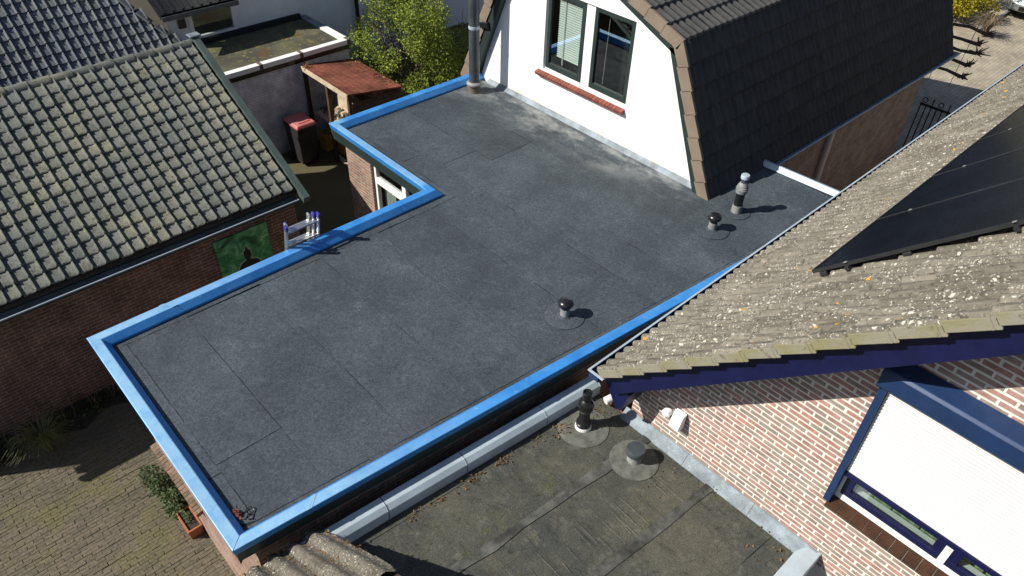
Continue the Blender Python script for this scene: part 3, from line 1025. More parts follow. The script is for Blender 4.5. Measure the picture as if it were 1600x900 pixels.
yl, yk = 10.94, 9.93
b.poly((LX0, 5.06, 2.79), (LX1, 5.06, 2.79), (LX1, 6.02, 5.055), (LX0, 6.02, 5.055))
b.poly((LX0, 6.02, 5.055), (LX1, 6.02, 5.055), (LX1, 7.95, 5.875), (LX0, 7.95, 5.875))
b.poly((LX0, 7.95, 5.875), (LX1, 7.95, 5.875), (LX1, yk, 5.06), (LX0, yk, 5.06))
b.poly((LX0, yk, 5.06), (LX1, yk, 5.06), (LX1, yl, 2.79), (LX0, yl, 2.79))
b.build('roof_boarding', 'anthracite', house, False)
# verge tiles with a side flange facing the gable, and the dark green board under them
def verge_run(pa, pb, n, parent, mt, x0, x1, depth, lap=.02, name='verge_tile', nrm=None):
    pa, pb = Vector(pa), Vector(pb)
    d = (pb - pa) / n
    dn = d.normalized()
    nn = Vector((0, -dn.z, dn.y)) if nrm is None else nrm
    for i in range(n):
        a, c = pa + d * i, pa + d * (i + 1)
        lo = .026
        vs = []
        for x in (x0, x1):
            for p, l in ((a, lo), (c - dn * -lap, .0)):
                vs.append(Vector((x, p.y, p.z)) + nn * (l + .03))
                vs.append(Vector((x, p.y, p.z)) + nn * (l - depth))
        # 0,1 a-top,a-bot x0; 2,3 c x0; 4..7 same at x1 (only a thin top there)
        for q, p, l in ((5, a, lo), (7, c + dn * lap, 0)):
            vs[q] = Vector((x1, p.y, p.z)) + nn * (l - .01)
        MB().add(vs, [(0, 1, 3, 2), (4, 6, 7, 5), (0, 2, 6, 4), (1, 5, 7, 3), (0, 4, 5, 1), (2, 3, 7, 6)]).build(name, mt, parent, False, .006)
VX = 8.955
verge_run((0, foot.y, foot.z), (0, knee.y, knee.z), 7, house, 'verge_beige', VX, VX + .055, .165)
verge_run((0, knee.y, knee.z), (0, apex.y, apex.z), 6, house, 'verge_beige', VX, VX + .055, .165)
verge_run((0, yk + .06, knee.z), (0, apex.y, apex.z), 6, house, 'verge_beige', VX, VX + .055, .165, nrm=Vector((0, .39, .92)))
verge_run((0, 10.98, foot.z), (0, yk + .06, knee.z), 7, house, 'verge_beige', VX, VX + .055, .165, nrm=Vector((0, .92, .39)))
def board(pa, pb, nn, o0, o1, x0, x1, mt, parent, name):
    pa, pb, nn = Vector(pa), Vector(pb), Vector(nn)
    vs = []
    for x in (x0, x1):
        for p in (pa, pb):
            for q in (o0, o1):
                v = p + nn * q
                vs.append((x, v.y, v.z))
    MB().add(vs, [(0, 2, 3, 1), (4, 5, 7, 6), (0, 1, 5, 4), (2, 6, 7, 3), (0, 4, 6, 2), (1, 3, 7, 5)]).build(name, mt, parent, False)
MB().prism([(knee.y - .03, knee.z + .045), (knee.y + .10, knee.z - .125), (knee.y + .20, knee.z - .06), (knee.y + .03, knee.z + .075)], lambda y, z: (VX - .003, y, z), lambda y, z: (VX + .05, y, z)).build('verge_tile', 'verge_beige', house, False, .004)
n1 = Vector((0, -(knee - foot).normalized().z, (knee - foot).normalized().y))
n2 = Vector((0, -(apex - knee).normalized().z, (apex - knee).normalized().y))
board(foot, knee, n1, -.245, -.15, VX + .02, WX - .002, 'greenboard', house, 'verge_board')
board(knee, apex, n2, -.245, -.15, VX + .02, WX - .002, 'greenboard', house, 'verge_board')
MB().prism([(knee.y + .135, knee.z - .13), (knee.y + .235, knee.z - .135), (knee.y + .24, knee.z - .06), (knee.y + .15, knee.z - .05)], lambda y, z: (VX + .018, y, z), lambda y, z: (WX - .003, y, z)).build('verge_board', 'greenboard', house, False)
board((0, yl + .04, 2.79), (0, yk + .06, 5.06), (0, .92, .39), -.30, -.16, VX + .02, WX - .002, 'greenboard', house, 'verge_board')
# bracket with a small lamp hood low on the left verge
MB().obox((8.98, 10.28, 4.05), (.07, 0, 0), (0, .11, -.03), (0, .015, .05)).build('verge_bracket', 'black', house, True, .01)
# eaves gutter and downpipe on the alley side
def gutter(parent, name, p, q, wdt, h, mt, rim=.014, out=(0, -1, 0)):
    p, q, out = Vector(p), Vector(q), Vector(out)
    d = (q - p).normalized()
    segs = 8
    ring = []
    for k in range(segs + 1):
        a = math.pi * k / segs
        ring.append((math.cos(a) * wdt / 2, -math.sin(a) * h))
    vs, fs = [], []
    for e in (p, q):
        for x, z in ring:
            vs.append(e + out * x + Vector((0, 0, z)))
    n = len(ring)
    for k in range(n - 1):
        fs.append((k, k + 1, n + k + 1, n + k))
    b = MB().add(vs, fs)
    for e in (p, q):                                     # end plates
        b.poly(*[e + out * x + Vector((0, 0, z)) for x, z in ring])
    g = b.build(name, mt, parent)
    MB().tube([p + out * wdt / 2, q + out * wdt / 2], rim, 8).build('gutter_rim', mt, g)
    return g
gutter(house, 'gutter', (10.72, 4.985, 2.80), (18.30, 4.985, 2.80), .13, .09, 'zinc')
MB().box(10.75, 18.25, 5.05, 5.31, 2.62, 2.70).build('eaves_soffit', 'greenboard', house, False)
MB().tube([(13.55, 5.20, 2.70), (13.55, 5.24, 2.45), (13.55, 5.24, 0)], .055, 10).build('downpipe', 'white_paint', house)

# ================================================================== RIGHT HOUSE: LICHEN TILES, PINK BRICK GABLE
rh = thing('brick_gable_house', (10, 0, 0), 'pink brick gable house with lichen covered tile roof and navy fascia', 'house')
K = .98
PZ = math.atan(K)
EY, EZ = 3.325, 3.40                                  # lower edge of the tiles
RX0, RX1 = 4.62, 4.62 + .045 + 50 * .30
up_r = Vector((0, -math.cos(PZ), math.sin(PZ)))
nr_r = Vector((0, math.sin(PZ), math.cos(PZ)))
def ru(y):                                            # tile plane height
    return EZ + (EY - y) * K
rwave = [(.010, .0), (.022, .022), (.045, .046), (.075, .054), (.105, .046), (.128, .022), (.139, .0), (.146, -.030), (.154, -.030), (.161, 0), (.172, .022), (.195, .046), (.225, .054), (.255, .046), (.278, .022), (.289, .0)]
rt_mesh = tilemesh('lichen_tile', 'lichen', rwave, .40, .030, .042)
mats = []
o, ex, ey, ez = slope_frame((RX1, EY, EZ), (-1, 0, 0), up_r)
nc = 50
for j in range(17):
    for i in range(nc):
        mats.append(fmat(o + ex * (i * .30 + R.gauss(0, .003)) + ey * (j * .340 + (R.gauss(0, .010) if j else 0)) + ez * R.uniform(-.022, -.010), ex, ey, ez, .010))
scatter(rh, 'roof_tile', 'roof_tile_field', rt_mesh, mats)
b = MB()
yr = -2.4
b.poly((RX0 + .02, EY - .03, EZ - .045), (RX1, EY - .03, EZ - .045), (RX1, yr, ru(yr) - .05), (RX0 + .02, yr, ru(yr) - .05))
b.poly((RX0 + .02, yr, ru(yr) - .05), (RX1, yr, ru(yr) - .05), (RX1, 2 * yr - EY, EZ - .05), (RX0 + .02, 2 * yr - EY, EZ - .05))
b.build('roof_boarding', 'wood_dark', rh, False)
# verge tiles along the gable edge
for j in range(13):
    a = Vector((0, EY, EZ)) + up_r * (j * .340 - .01)
    c_ = Vector((0, EY, EZ)) + up_r * (j * .340 + .35)
    lo = .030
    vs = []
    for x, dp in ((RX0 - .070, .085), (RX0 - .045, .085), (RX0 + .055, .03)):
        for p, l in ((a, lo), (c_, 0.0)):
            top = .045 if x > RX0 - .05 and x < RX0 else (.012 if x < RX0 else .020)
            vs.append(Vector((x, p.y, p.z)) + nr_r * (l + top))
            vs.append(Vector((x, p.y, p.z)) + nr_r * (l - dp))
    vt = MB().add(vs, [(0, 1, 3, 2), (0, 2, 6, 4), (4, 6, 10, 8), (1, 9, 11, 3), (8, 10, 11, 9), (0, 4, 8, 9, 1), (2, 3, 11, 10, 6)]).build('verge_tile', 'verge_moss', rh, False, .008)
    vt.data.materials.append(M['lichen'])
    vt.data.polygons[1].material_index = 1
    vt.data.polygons[2].material_index = 1
    MB().tube([Vector((RX0 - .066, a.y, a.z)) + nr_r * .03 + up_r * .31, Vector((RX0 - .068, a.y, a.z)) - nr_r * .072 + up_r * .31], .014, 6).build('verge_rib', 'verge_moss', rh)
# navy bargeboard and soffit
def bp_(y, off):
    p = Vector((0, y, ru(y))) + nr_r * off
    return p
b = MB()
ya, yb = EY + .02, yr
vs = []
for x in (RX0 + .02, RX0 + .06):
    for y in (ya, yb):
        for off in (-.30, -.075):
            p = bp_(y, off)
            vs.append((x, p.y, p.z))
b.add(vs, [(0, 2, 3, 1), (4, 5, 7, 6), (0, 1, 5, 4), (2, 6, 7, 3), (0, 4, 6, 2), (1, 3, 7, 5)])
b.build('bargeboard', 'navy', rh, False)
b = MB()
p, q = bp_(ya - .05, -.22), bp_(yb, -.22)
b.poly((RX0 + .06, p.y, p.z), (5.04, p.y, p.z), (5.04, q.y, q.z), (RX0 + .06, q.y, q.z))
b.build('soffit', 'navy', rh, False)
# foot of the bargeboard, boxed in under the gutter end
MB().prism([(3.38, 3.30), (3.15, 3.34), (2.98, 3.22), (3.06, 2.92), (3.13, 2.90)], lambda y, z: (RX0 + .065, y, z), lambda y, z: (5.028, y, z)).build('eaves_box', 'navy', rh, False)
MB().box(5.03, RX1 - .1, 3.10, 3.36, 3.18, 3.22).build('eaves_soffit', 'navy', rh, False)
# gutter: square box section, pale rim
GY, GZ = 3.455, 3.355
b = MB()
for (y0, y1, z0, z1) in ((GY - .006, GY, GZ - .09, GZ - .004), (GY - .13, GY - .006, GZ - .096, GZ - .09), (GY - .136, GY - .13, GZ - .096, GZ)):
    b.box(RX0 - .07, RX1, y0, y1, z0, z1)
b.box(RX0 - .076, RX0 - .07, GY - .13, GY, GZ - .09, GZ - .004)
g = b.build('gutter', 'navy2', rh, False)
MB().box(RX0 - .085, RX1, GY - .008, GY + .016, GZ - .003, GZ + .012).build('gutter_rim', 'zinc', g, False)
MB().box(RX0 - .085, RX0 - .060, GY - .20, GY - .0085, GZ - .003, GZ + .012).build('gutter_rim', 'zinc', g, False)
MB().box(RX0 - .0595, RX0 + .05, GY - .20, GY - .178, GZ - .003, GZ + .012).build('gutter_rim', 'zinc', g, False)
pts = [(5.13, 3.36, 3.18), (5.13, 3.37, 2.78), (5.11, 3.38, 2.68), (5.05, 3.39, 2.63), (4.97, 3.41, 2.61), (4.90, 3.43, 2.60)]
MB().tube(pts, .048, 12).build('drain_elbow', 'white_paint', rh)

# ---- gable wall: mortar face with proud bricks
GX = 5.03
wl = [(3.14, 2.35), (3.14, ru(3.14) - .32), (yr, ru(yr) - .32), (yr, 2.35)]
wy, wz0_, wz1_ = .86, 3.40, 5.10                      # window opening: y < wy
b = MB()
def gp(pts):
    b.poly(*[(GX + .006, y, z) for y, z in pts])
gp([(3.14, 0), (3.14, ru(3.14) - .32), (wy, ru(wy) - .32), (wy, 0)])
gp([(wy, 0), (wy, wz0_), (yr, wz0_), (yr, 0)])
gp([(wy, wz1_), (wy, ru(wy) - .32), (yr, ru(yr) - .32), (yr, wz1_)])
b.poly((GX + .006, wy, wz0_), (GX + .3, wy, wz0_), (GX + .3, wy, wz1_), (GX + .006, wy, wz1_))
b.build('gable_wall', 'mortar', rh, False)
b = MB()
b.poly((GX + .007, 3.14, 0), (RX1 - .3, 3.14, 0), (RX1 - .3, 3.14, 3.2), (GX + .007, 3.14, 3.2))
b.build('side_wall', 'brick_house', rh, False)
bm = MB()
bm.prism([(-.5, -.5), (.5, -.5), (.5, .5), (-.5, .5)], lambda y, z: (.010, y, z), lambda y, z: (.0022, y * .99, z * .95))
brickm = bm.mesh('gable_brick', M['brick_gable'], False)
mats = []
row = 0
z = 2.44
while z < 6.6:
    y = 3.138 - (0 if row % 2 else .110)
    if row % 2 == 0:
        spans = [(3.138, 3.138 - .098)]
    else:
        spans = []
    while y > -1.3:
        L = .22
        spans.append((y, y - L + .019 + R.uniform(-.002, .004)))
        y -= L
    for ya_, yb_ in spans:
        y0, y1 = ya_, yb_
        if z > wz0_ - .03 and z < wz1_ + .12:
            if y0 < .875:
                continue
            y1 = max(y1, .852)
        if y0 - y1 < .012 or z > ru(y0) - .22:
            continue
        m = Matrix.Translation((GX + R.uniform(-.001, .001), (y0 + y1) / 2 + R.gauss(0, .0015), z + R.gauss(0, .0012))) @ Matrix.Rotation(R.gauss(0, .006), 4, 'X')
        mats.append(m @ Matrix.Diagonal((1, y0 - y1, .0425 + R.gauss(0, .0014), 1)))
    z += .0625
    row += 1
scatter(rh, 'brick', 'brick_field', brickm, mats)

# ---- window with roller shutter
YE = -1.25
fr = MB()
fr.box(5.028, 5.09, YE, .855, 3.455, 3.52)
fr.box(5.028, 5.09, .80, .855, 3.521, 5.09)
fr.box(5.028, 5.09, -.155, -.095, 3.521, 5.09)
wnd = fr.build('window', 'white_paint', rh, False, .004)
wnd['label'] = 'wide white framed window with navy casements and a nearly closed roller shutter'
MB().prism([(4.84, 5.035), (4.835, 5.20), (4.86, 5.225), (5.022, 5.26), (5.022, 5.035)], lambda x, z: (x, .90, z), lambda x, z: (x, YE, z)).build('shutter_box', 'navy2', wnd, False, .006)
MB().box(4.832, 4.8395, YE, .90, 5.185, 5.20).build('box_lip', 'navy2', wnd, False)
MB().box(4.925, 5.024, .825, .885, 3.44, 5.034).build('guide_rail', 'navy2', wnd, False, .005)
MB().box(4.965, 4.99, YE, .824, 4.965, 5.03).build('head_strip', 'pipe_grey', wnd, False)
sl_n = 27
for i in range(sl_n):
    z0 = 3.885 + i * .0400
    MB().prism([(4.978, z0 + .001), (4.970, z0 + .006), (4.967, z0 + .020), (4.970, z0 + .032), (4.979, z0 + .0385), (4.992, z0 + .0385), (4.992, z0 + .001)], lambda x, z: (x, .822, z), lambda x, z: (x, YE, z)).build('shutter_slat', 'white_shutter', wnd, False)
MB().box(4.962, 4.994, YE, .822, 3.825, 3.883).build('bottom_bar', 'navy', wnd, False, .004)
for y0, y1 in ((-.09, .795), (YE, -.16)):
    f = MB()
    f.box(5.035, 5.085, y0, y1, 3.522, 3.592); f.box(5.035, 5.085, y0, y0 + .075, 3.593, 5.05); f.box(5.035, 5.085, y1 - .075, y1, 3.593, 5.05)
    f.build('casement', 'navy', wnd, False, .004)
    MB().box(5.058, 5.063, y0 + .076, y1 - .076, 3.593, 5.05).build('pane', 'glass', wnd, False)
    MB().box(5.10, 5.16, y0 + .05, y1 - .05, 3.54, 3.575).build('inner_sill', 'white_paint', wnd, False)
    f = MB()
    for k in range(9):
        yy = y0 + .1 + k * (y1 - y0 - .2) / 8
        f.tube([(5.26 + .015 * math.sin(k * 2.2), yy, 3.5), (5.24 + .015 * math.sin(k * 2.2 + .6), yy, 5.1)], .055, 7)
    f.build('curtain', 'green_room', wnd)
MB().box(5.34, 5.36, YE - .2, .86, 3.3, 5.2).build('room_back', 'dark_room', wnd, False)
for i in range(17):
    y1 = .845 - i * .1235
    MB().obox((4.965, y1 - .06, 3.420), (.066, 0, .026), (0, .0595, 0), (-.003, 0, .009)).build('sill_tile', 'brown_tile', wnd, False, .003)
MB().obox((4.970, (.845 + YE) / 2, 3.411), (.062, 0, .024), (0, (.845 - YE) / 2, 0), (-.003, 0, .0085)).build('sill_grout', 'mortar', wnd, False)

# ---- white wall outlet
vb = thing('wall_outlet', (5.0, 2.52, 3.0), 'small cream vent hood with round stub on the pink brick gable', 'vent')
MB().prism([(5.02, 2.93), (4.93, 2.93), (4.90, 2.96), (4.955, 3.13), (5.02, 3.15)], lambda x, z: (x, 2.44, z), lambda x, z: (x, 2.57, z)).build('hood', 'white_paint', vb, False, .006)
MB().tube([(5.02, 2.66, 3.02), (4.955, 2.66, 3.015), (4.94, 2.655, 3.015)], [.052, .050, .03], 16).build('stub', 'white_paint', vb)

# ---- solar panels on rails
PX0, PY0 = 6.06, 2.00
off = Vector((0, 0, 0)) + nr_r * .10
for k in range(6):
    x0 = PX0 + k * 1.33
    pn = thing('solar_panel', (x0, PY0, ru(PY0)), ['black solar panel at the gable end of the row, cable clamps below', 'black solar panel second from the gable end of the row', 'black solar panel third from the gable end of the row', 'black solar panel fourth from the gable end of the row', 'black solar panel fifth from the gable end of the row', 'black solar panel sixth from the gable end of the row'][k], 'solar panel', 'solar panels on the lichen roof')
    def sp(x, s_, h):
        return Vector((x, PY0, ru(PY0))) + up_r * s_ + nr_r * h
    w_, l_ = 1.318, 2.28
    MB().prism([(x0 + .012, .012), (x0 + w_ - .012, .012), (x0 + w_ - .012, l_ - .012), (x0 + .012, l_ - .012)], lambda x, s_: sp(x, s_, .112), lambda x, s_: sp(x, s_, .138)).build('glass_face', 'panel', pn, False)
    f = MB()
    for a0, a1, s0, s1 in ((x0, x0 + w_, 0, .012), (x0, x0 + w_, l_ - .012, l_), (x0, x0 + .012, .012, l_ - .012), (x0 + w_ - .012, x0 + w_, .012, l_ - .012)):
        f.prism([(a0, s0), (a1, s0), (a1, s1), (a0, s1)], lambda x, s_: sp(x, s_, .106), lambda x, s_: sp(x, s_, .142))
    f.build('frame', 'panel_frame', pn, False)
    for s_ in (.38, 1.85):
        p, q = sp(x0 - .03, s_, .085), sp(x0 + w_ + .03, s_, .085)
        MB().bar(p, q, .04, .04, nr_r).build('rail', 'panel_frame', pn, False)
        MB().obox(sp(x0 - .006, s_, .145), (.012, 0, 0), up_r * .016, nr_r * .003).build('clamp', 'pipe_grey', pn, False)
        for xx in (x0 + .10, x0 + 1.1):
            MB().obox(sp(xx, s_, .045), (.018, 0, 0), up_r * .035, nr_r * .038).build('roof_hook', 'panel_frame', pn, False)
    for s_ in ((.10, .95) if k == 0 else ()):
        MB().obox(sp(x0 + .03, s_, .06), (.03, 0, 0), up_r * .04, nr_r * .04).build('end_clamp', 'panel_frame', pn, False, .01)

# ================================================================== OLD FLAT ROOF ANNEX
an = thing('old_flat_roof_annex', (3.2, 2.4, 0), 'low annex with mossy old felt flat roof and grey edge trim', 'building')
AZ = 2.50
def yA(x):
    return 4.175 - .092 * (x - 1.53)
MB().flat([(.2, .80), (5.02, .80), (5.02, yA(5.02) - .03), (.2, yA(.2) - .03)], 0, AZ - .02).build('wall', 'brick_shed', an, False)
ch2 = [(5.02, .66), (.2, .66)]
yT = lambda x: 4.10 - .0918 * (x - 1.51)
cA = [(.2, yT(.2)), (5.02, yT(5.02))]
cA = cA[::-1]          # interior on the left when walking towards -X
prof2 = [(0, AZ - .03), (0, AZ + .10), (.006, AZ + .105), (.135, AZ + .10), (.205, AZ + .02), (.205, AZ + .004)]
TT = 2.69
prof3 = [(0, AZ - .03), (0, TT - .004), (.006, TT), (.115, TT - .004), (.170, TT - .05), (.175, AZ + .004)]
for t0, t1 in ((0, .17), (.17, .40), (.40, .60), (.60, .80)):
    trim(an, 'roof_trim', 'zinc', cA, prof3, 0, t0, t1, .005)
cB = [(.2, .68), (5.02, .68)]
for t0, t1 in ((.3, .7), (.7, 1)):
    trim(an, 'roof_trim', 'zinc', cB, prof2, 0, t0, t1, .005)
def yS(x, y0):
    return y0 - .075 * (x - 2.0)
rows = [None, 3.78, 2.96, 2.09, 1.35, None]
names = []
for i in range(5):
    hi = [yT(x) - .178 if i == 0 else yS(x, rows[i]) - .001 for x in (1.2, 4.97)]
    lo = [.885 if i == 4 else yS(x, rows[i + 1]) + .001 for x in (1.2, 4.97)]
    MB().flat(wobpoly([(1.2, lo[0]), (4.97, lo[1]), (4.97, hi[1]), (1.2, hi[0])], .006), AZ - .02, AZ + .002 * (i % 2) + .002).build('roofing_sheet', 'felt_old', an, False)
for y0 in (2.96, 2.09):
    MB().flat(wobpoly([(1.2, yS(1.2, y0) - .01), (4.95, yS(4.95, y0) - .01), (4.95, yS(4.95, y0) + .10), (1.2, yS(1.2, y0) + .10)], .016), AZ + .0045, AZ + .013).build('overlap_band', 'felt_band', an, False)
b = MB()
for i in range(22):                                    # low creases across the felt
    x = R.uniform(2.3, 4.75)
    y0 = R.uniform(2.13, 2.5)
    L = min(R.uniform(.12, .55), 2.80 - y0)
    yo = -.075 * (x - 2)
    wd_ = R.uniform(.008, .016)
    pts = [(x + .02 * k / 6 * R.uniform(.5, 1.2), y0 + L * k / 6 + yo, AZ + .004) for k in range(7)]
    vs, fs = [], []
    for k, p in enumerate(pts):
        q = math.sin(math.pi * (k + .3) / 6.6)
        vs += [(p[0] - wd_, p[1], AZ), (p[0] + .2 * wd_, p[1], AZ + .004 + .008 * q), (p[0] + wd_, p[1], AZ)]
    for k in range(6):
        fs += [(3 * k, 3 * k + 1, 3 * k + 4, 3 * k + 3), (3 * k + 1, 3 * k + 2, 3 * k + 5, 3 * k + 4)]
    b.add(vs, fs)
tag(b.build('felt_puckers', 'felt_old', an), kind='stuff')
fl = MB()
for y0, y1 in ((3.20, 2.30), (2.296, 1.45), (1.446, .72)):
    fl.poly((4.915, y1, AZ + .012), (5.018, y1, AZ + .115), (5.018, y0, AZ + .115), (4.915, y0, AZ + .012))
    fl.poly((4.915, y1, AZ + .012), (4.915, y0, AZ + .012), (4.905, y0, AZ - .001), (4.905, y1, AZ - .001))
    fl.build('lead_flashing', 'lead', an, False)
    fl = MB()

c = (4.48, 3.385, AZ + .003)
t = thing('annex_flue', c, 'tall black flue with white base ring among dead leaves on mossy roof', 'flue')
MB().lathe([(.098, 0), (.096, .035), (.088, .055)], c).build('base_ring', 'white_paint', t)
MB().lathe([(.086, .055), (.088, .09), (.078, .10), (.082, .12), (.074, .135), (.062, .17), (.062, .30)], c).build('pipe', 'black', t)
MB().lathe([(.066, .30), (.067, .312)], c).build('band', 'pipe_grey', t)
b = MB(); b.lathe([(.070, .312), (.088, .34), (.090, .38), (.094, .385), (.090, .42), (.070, .46), (.050, .48), (.050, .53), (.054, .535), (.054, .60), (.045, .605), (.04, .59), (.005, .585)], c); b.build('bulb_cap', 'black', t)
flange(t, (c[0], c[1], c[2] + .003), .30, 'felt_disc')
c = (4.565, 2.69, AZ + .003)
t = thing('annex_vent', c, 'squat grey vent with flat dark cap on round felt patch', 'vent')
MB().lathe([(.085, 0), (.076, .05), (.068, .10), (.060, .12)], c).build('pipe', 'pipe_grey', t)
MB().lathe([(.06, .12), (.104, .135), (.110, .15), (.108, .20), (.098, .215), (.03, .222), (.004, .222)], c).build('cap', 'pipe_slate', t)
flange(t, (c[0], c[1], c[2] + .003), .275, 'felt_disc')

# leaves and moss blown along the trim, round the flue and against the flashing
b = MB()
rl = random.Random(5)
for cx, cy, n, sp_ in ((2.35, 3.74, 50, .05), (2.62, 3.72, 40, .04), (3.05, 3.68, 90, .06), (3.45, 3.64, 80, .05), (3.95, 3.60, 40, .06), (4.32, 3.52, 150, .09), (4.72, 3.45, 120, .09), (4.66, 3.28, 90, .08), (4.84, 2.30, 26, .10), (4.86, 1.85, 30, .10), (4.85, 1.2, 40, .12), (4.7, 1.0, 40, .12), (3.5, 2.9, 10, .5), (3.9, 1.9, 10, .5)):
    for _ in range(n // 2):
        leaf(b, Vector((cx + rl.gauss(0, sp_ * 1.4), cy + rl.gauss(0, sp_ * .55), AZ + .012 + abs(rl.gauss(0, .008)))), rl.uniform(.018, .045), rl)
tag(b.build('leaf_litter', 'dead_leaf', None, False), 'brown dead leaves scattered along the trim of the mossy roof', 'leaves', kind='stuff')

# ================================================================== CORNER OF OLD TILE ROOF IN FRONT
ot = thing('old_tile_roof', (1.0, 3.3, 0), 'corner of a worn grey tiled lean-to roof with white lichen beside mossy flat roof', 'roof')
wv2 = []
for q, z in ((0, .0), (.03, .002), (.06, .018), (.09, .038), (.12, .042), (.15, .034), (.175, .012), (.20, .0), (.21, .0)):
    wv2.append((q, z))
otm = tilemesh('old_tile', 'lichen_old', [(x, z * 1.25) for x, z in wv2], .44, .02, .024, 2)
up_o = Vector((0, -.77, .64)).normalized()
o, ex, ey, ez = slope_frame((1.50, 4.17, 2.60), (-1, 0, 0), up_o)
mats = []
for j in range(5):
    for i in range(5):
        mats.append(fmat(o + ex * (i * .20) + ey * (j * .36 + R.gauss(0, .006)) + ez * R.uniform(0, .008), ex, ey, ez, .012))
scatter(ot, 'roof_tile', 'roof_tile_rest', otm, mats)
MB().add([o + ex * .02 - ez * .03 + ey * .03, o + ex * 1.02 - ez * .03 + ey * .03, o + ex * 1.02 - ez * .03 + ey * 2.1, o + ex * .02 - ez * .03 + ey * 2.1], [(0, 1, 2, 3)]).build('roof_boarding', 'wood_dark', ot, False)
MB().flat([(.56, 2.4), (1.44, 2.4), (1.44, 4.08), (.56, 4.12)], 0, 2.53).build('wall', 'brick_shed', ot, False)
gutter(ot, 'gutter', (.56, 4.20, 2.50), (.10, 4.22, 2.49), .10, .07, 'zinc', .012, (0, 1, 0))
b = MB()
for _ in range(150):
    leaf(b, Vector((R.uniform(.55, 1.4), R.gauss(4.2, .035), 2.58 + R.uniform(0, .03))), R.uniform(.02, .05))
for k in range(5):
    for _ in range(90):
        t_ = R.uniform(.15, 1.3)
        p = o + ex * (k * .20 + R.gauss(.012, .014)) + ey * t_ + ez * (R.uniform(.01, .04))
        leaf(b, p, R.uniform(.012, .035))
tag(b.build('moss_tuft', 'dead_leaf', ot, False), kind='stuff')

# ================================================================== LEFT PANTILED OUTBUILDING
lb = thing('pantiled_outbuilding', (1.3, 13.2, 0), 'low brick outbuilding with mossy grey pantile roof and green verge', 'building')
LBX0, LBX1 = -2.235, 4.65
MB().prism([(10.30, 0), (10.30, 2.30), (13.18, 3.80), (15.2, 2.74), (15.2, 0)], lambda y, z: (LBX0 + .1, y, z), lambda y, z: (LBX1 - .02, y, z)).build('wall', 'brick_shed', lb, False)
KL = .524
upl = Vector((0, 1, KL)).normalized()
ptp = [(0, -.005), (.030, -.005), (.044, .005), (.060, .007), (.140, .008), (.150, .016), (.160, .036), (.174, .040), (.188, .012), (.193, -.006)]
ptm = tilemesh('pantile', 'pantile', ptp, .285, .028, .036, 2, .014, .018)
o, ex, ey, ez = slope_frame((LBX0, 10.16, 2.24 + KL * .13 + .01), (1, 0, 0), upl)
SL = math.hypot(13.10 - 10.16, (13.10 - 10.16) * KL)
nrow = 15
mats = []
for j in range(nrow):
    for i in range(36):
        mats.append(fmat(o + ex * (i * .19 + R.gauss(0, .003)) + ey * (j * SL / nrow + R.gauss(0, .006)) + ez * R.uniform(0, .007), ex, ey, ez, .014))
scatter(lb, 'roof_tile', 'roof_tile_field', ptm, mats)
b = MB()
b.poly((LBX0, 10.12, 2.27), (LBX1, 10.12, 2.27), (LBX1, 13.18, 3.86), (LBX0, 13.18, 3.86))
b.poly((LBX0, 13.18, 3.86), (LBX1, 13.18, 3.86), (LBX1, 15.4, 2.70), (LBX0, 15.4, 2.70))
b.build('roof_boarding', 'wood_dark', lb, False)
for i in range(21):                                    # ridge caps
    x0 = 4.60 - i * .333
    vs, fs = [], []
    ring = [(-.105, -.075), (-.085, -.01), (-.045, .03), (0, .042), (.045, .03), (.085, -.01), (.105, -.075)]
    for x, s_ in ((x0, 1.22), (x0 - .03, 1.22), (x0 - .345, .92)):
        for y, z in ring:
            vs.append((x, 13.18 + y * s_, 3.905 + z * s_ + R.gauss(0, .002)))
    n = len(ring)
    for r_ in range(2):
        for k in range(n - 1):
            fs.append((r_ * n + k, r_ * n + k + 1, (r_ + 1) * n + k + 1, (r_ + 1) * n + k))
    fs.append(tuple(range(n)))
    MB().add(vs, fs).build('ridge_cap', 'pantile', lb)
MB().prism([(9.93, 2.16), (9.90, 2.27), (13.18, 4.0), (13.30, 3.94), (13.18, 3.84)], lambda y, z: (4.64, y, z), lambda y, z: (4.76, y, z)).build('verge_trim', 'greentrim', lb, False, .006)
MB().prism([(15.40, 2.64), (15.43, 2.75), (13.31, 3.93), (13.20, 3.84)], lambda y, z: (4.64, y, z), lambda y, z: (4.76, y, z)).build('verge_trim', 'greentrim', lb, False, .006)
MB().obox((4.70, 13.22, 4.0), (.10, 0, 0), (0, .09, 0), (0, 0, .016)).build('ridge_flashing', 'lead', lb, True, .01)
g = gutter(lb, 'gutter', (LBX0 - .05, 10.07, 2.22), (4.60, 10.07, 2.22), .15, .10, 'pipe_slate', .012)
for ch in g.children:
    ch.data.materials[0] = M['zinc']
MB().box(LBX0, 4.6, 10.16, 10.299, 2.10, 2.28).build('fascia_board', 'greenboard', lb, False)
b = MB(); b.box(-.029, .029, -.006, .006, -.1, .1)
sm2 = b.mesh('soldier_brick', M['brick_shed'], False)

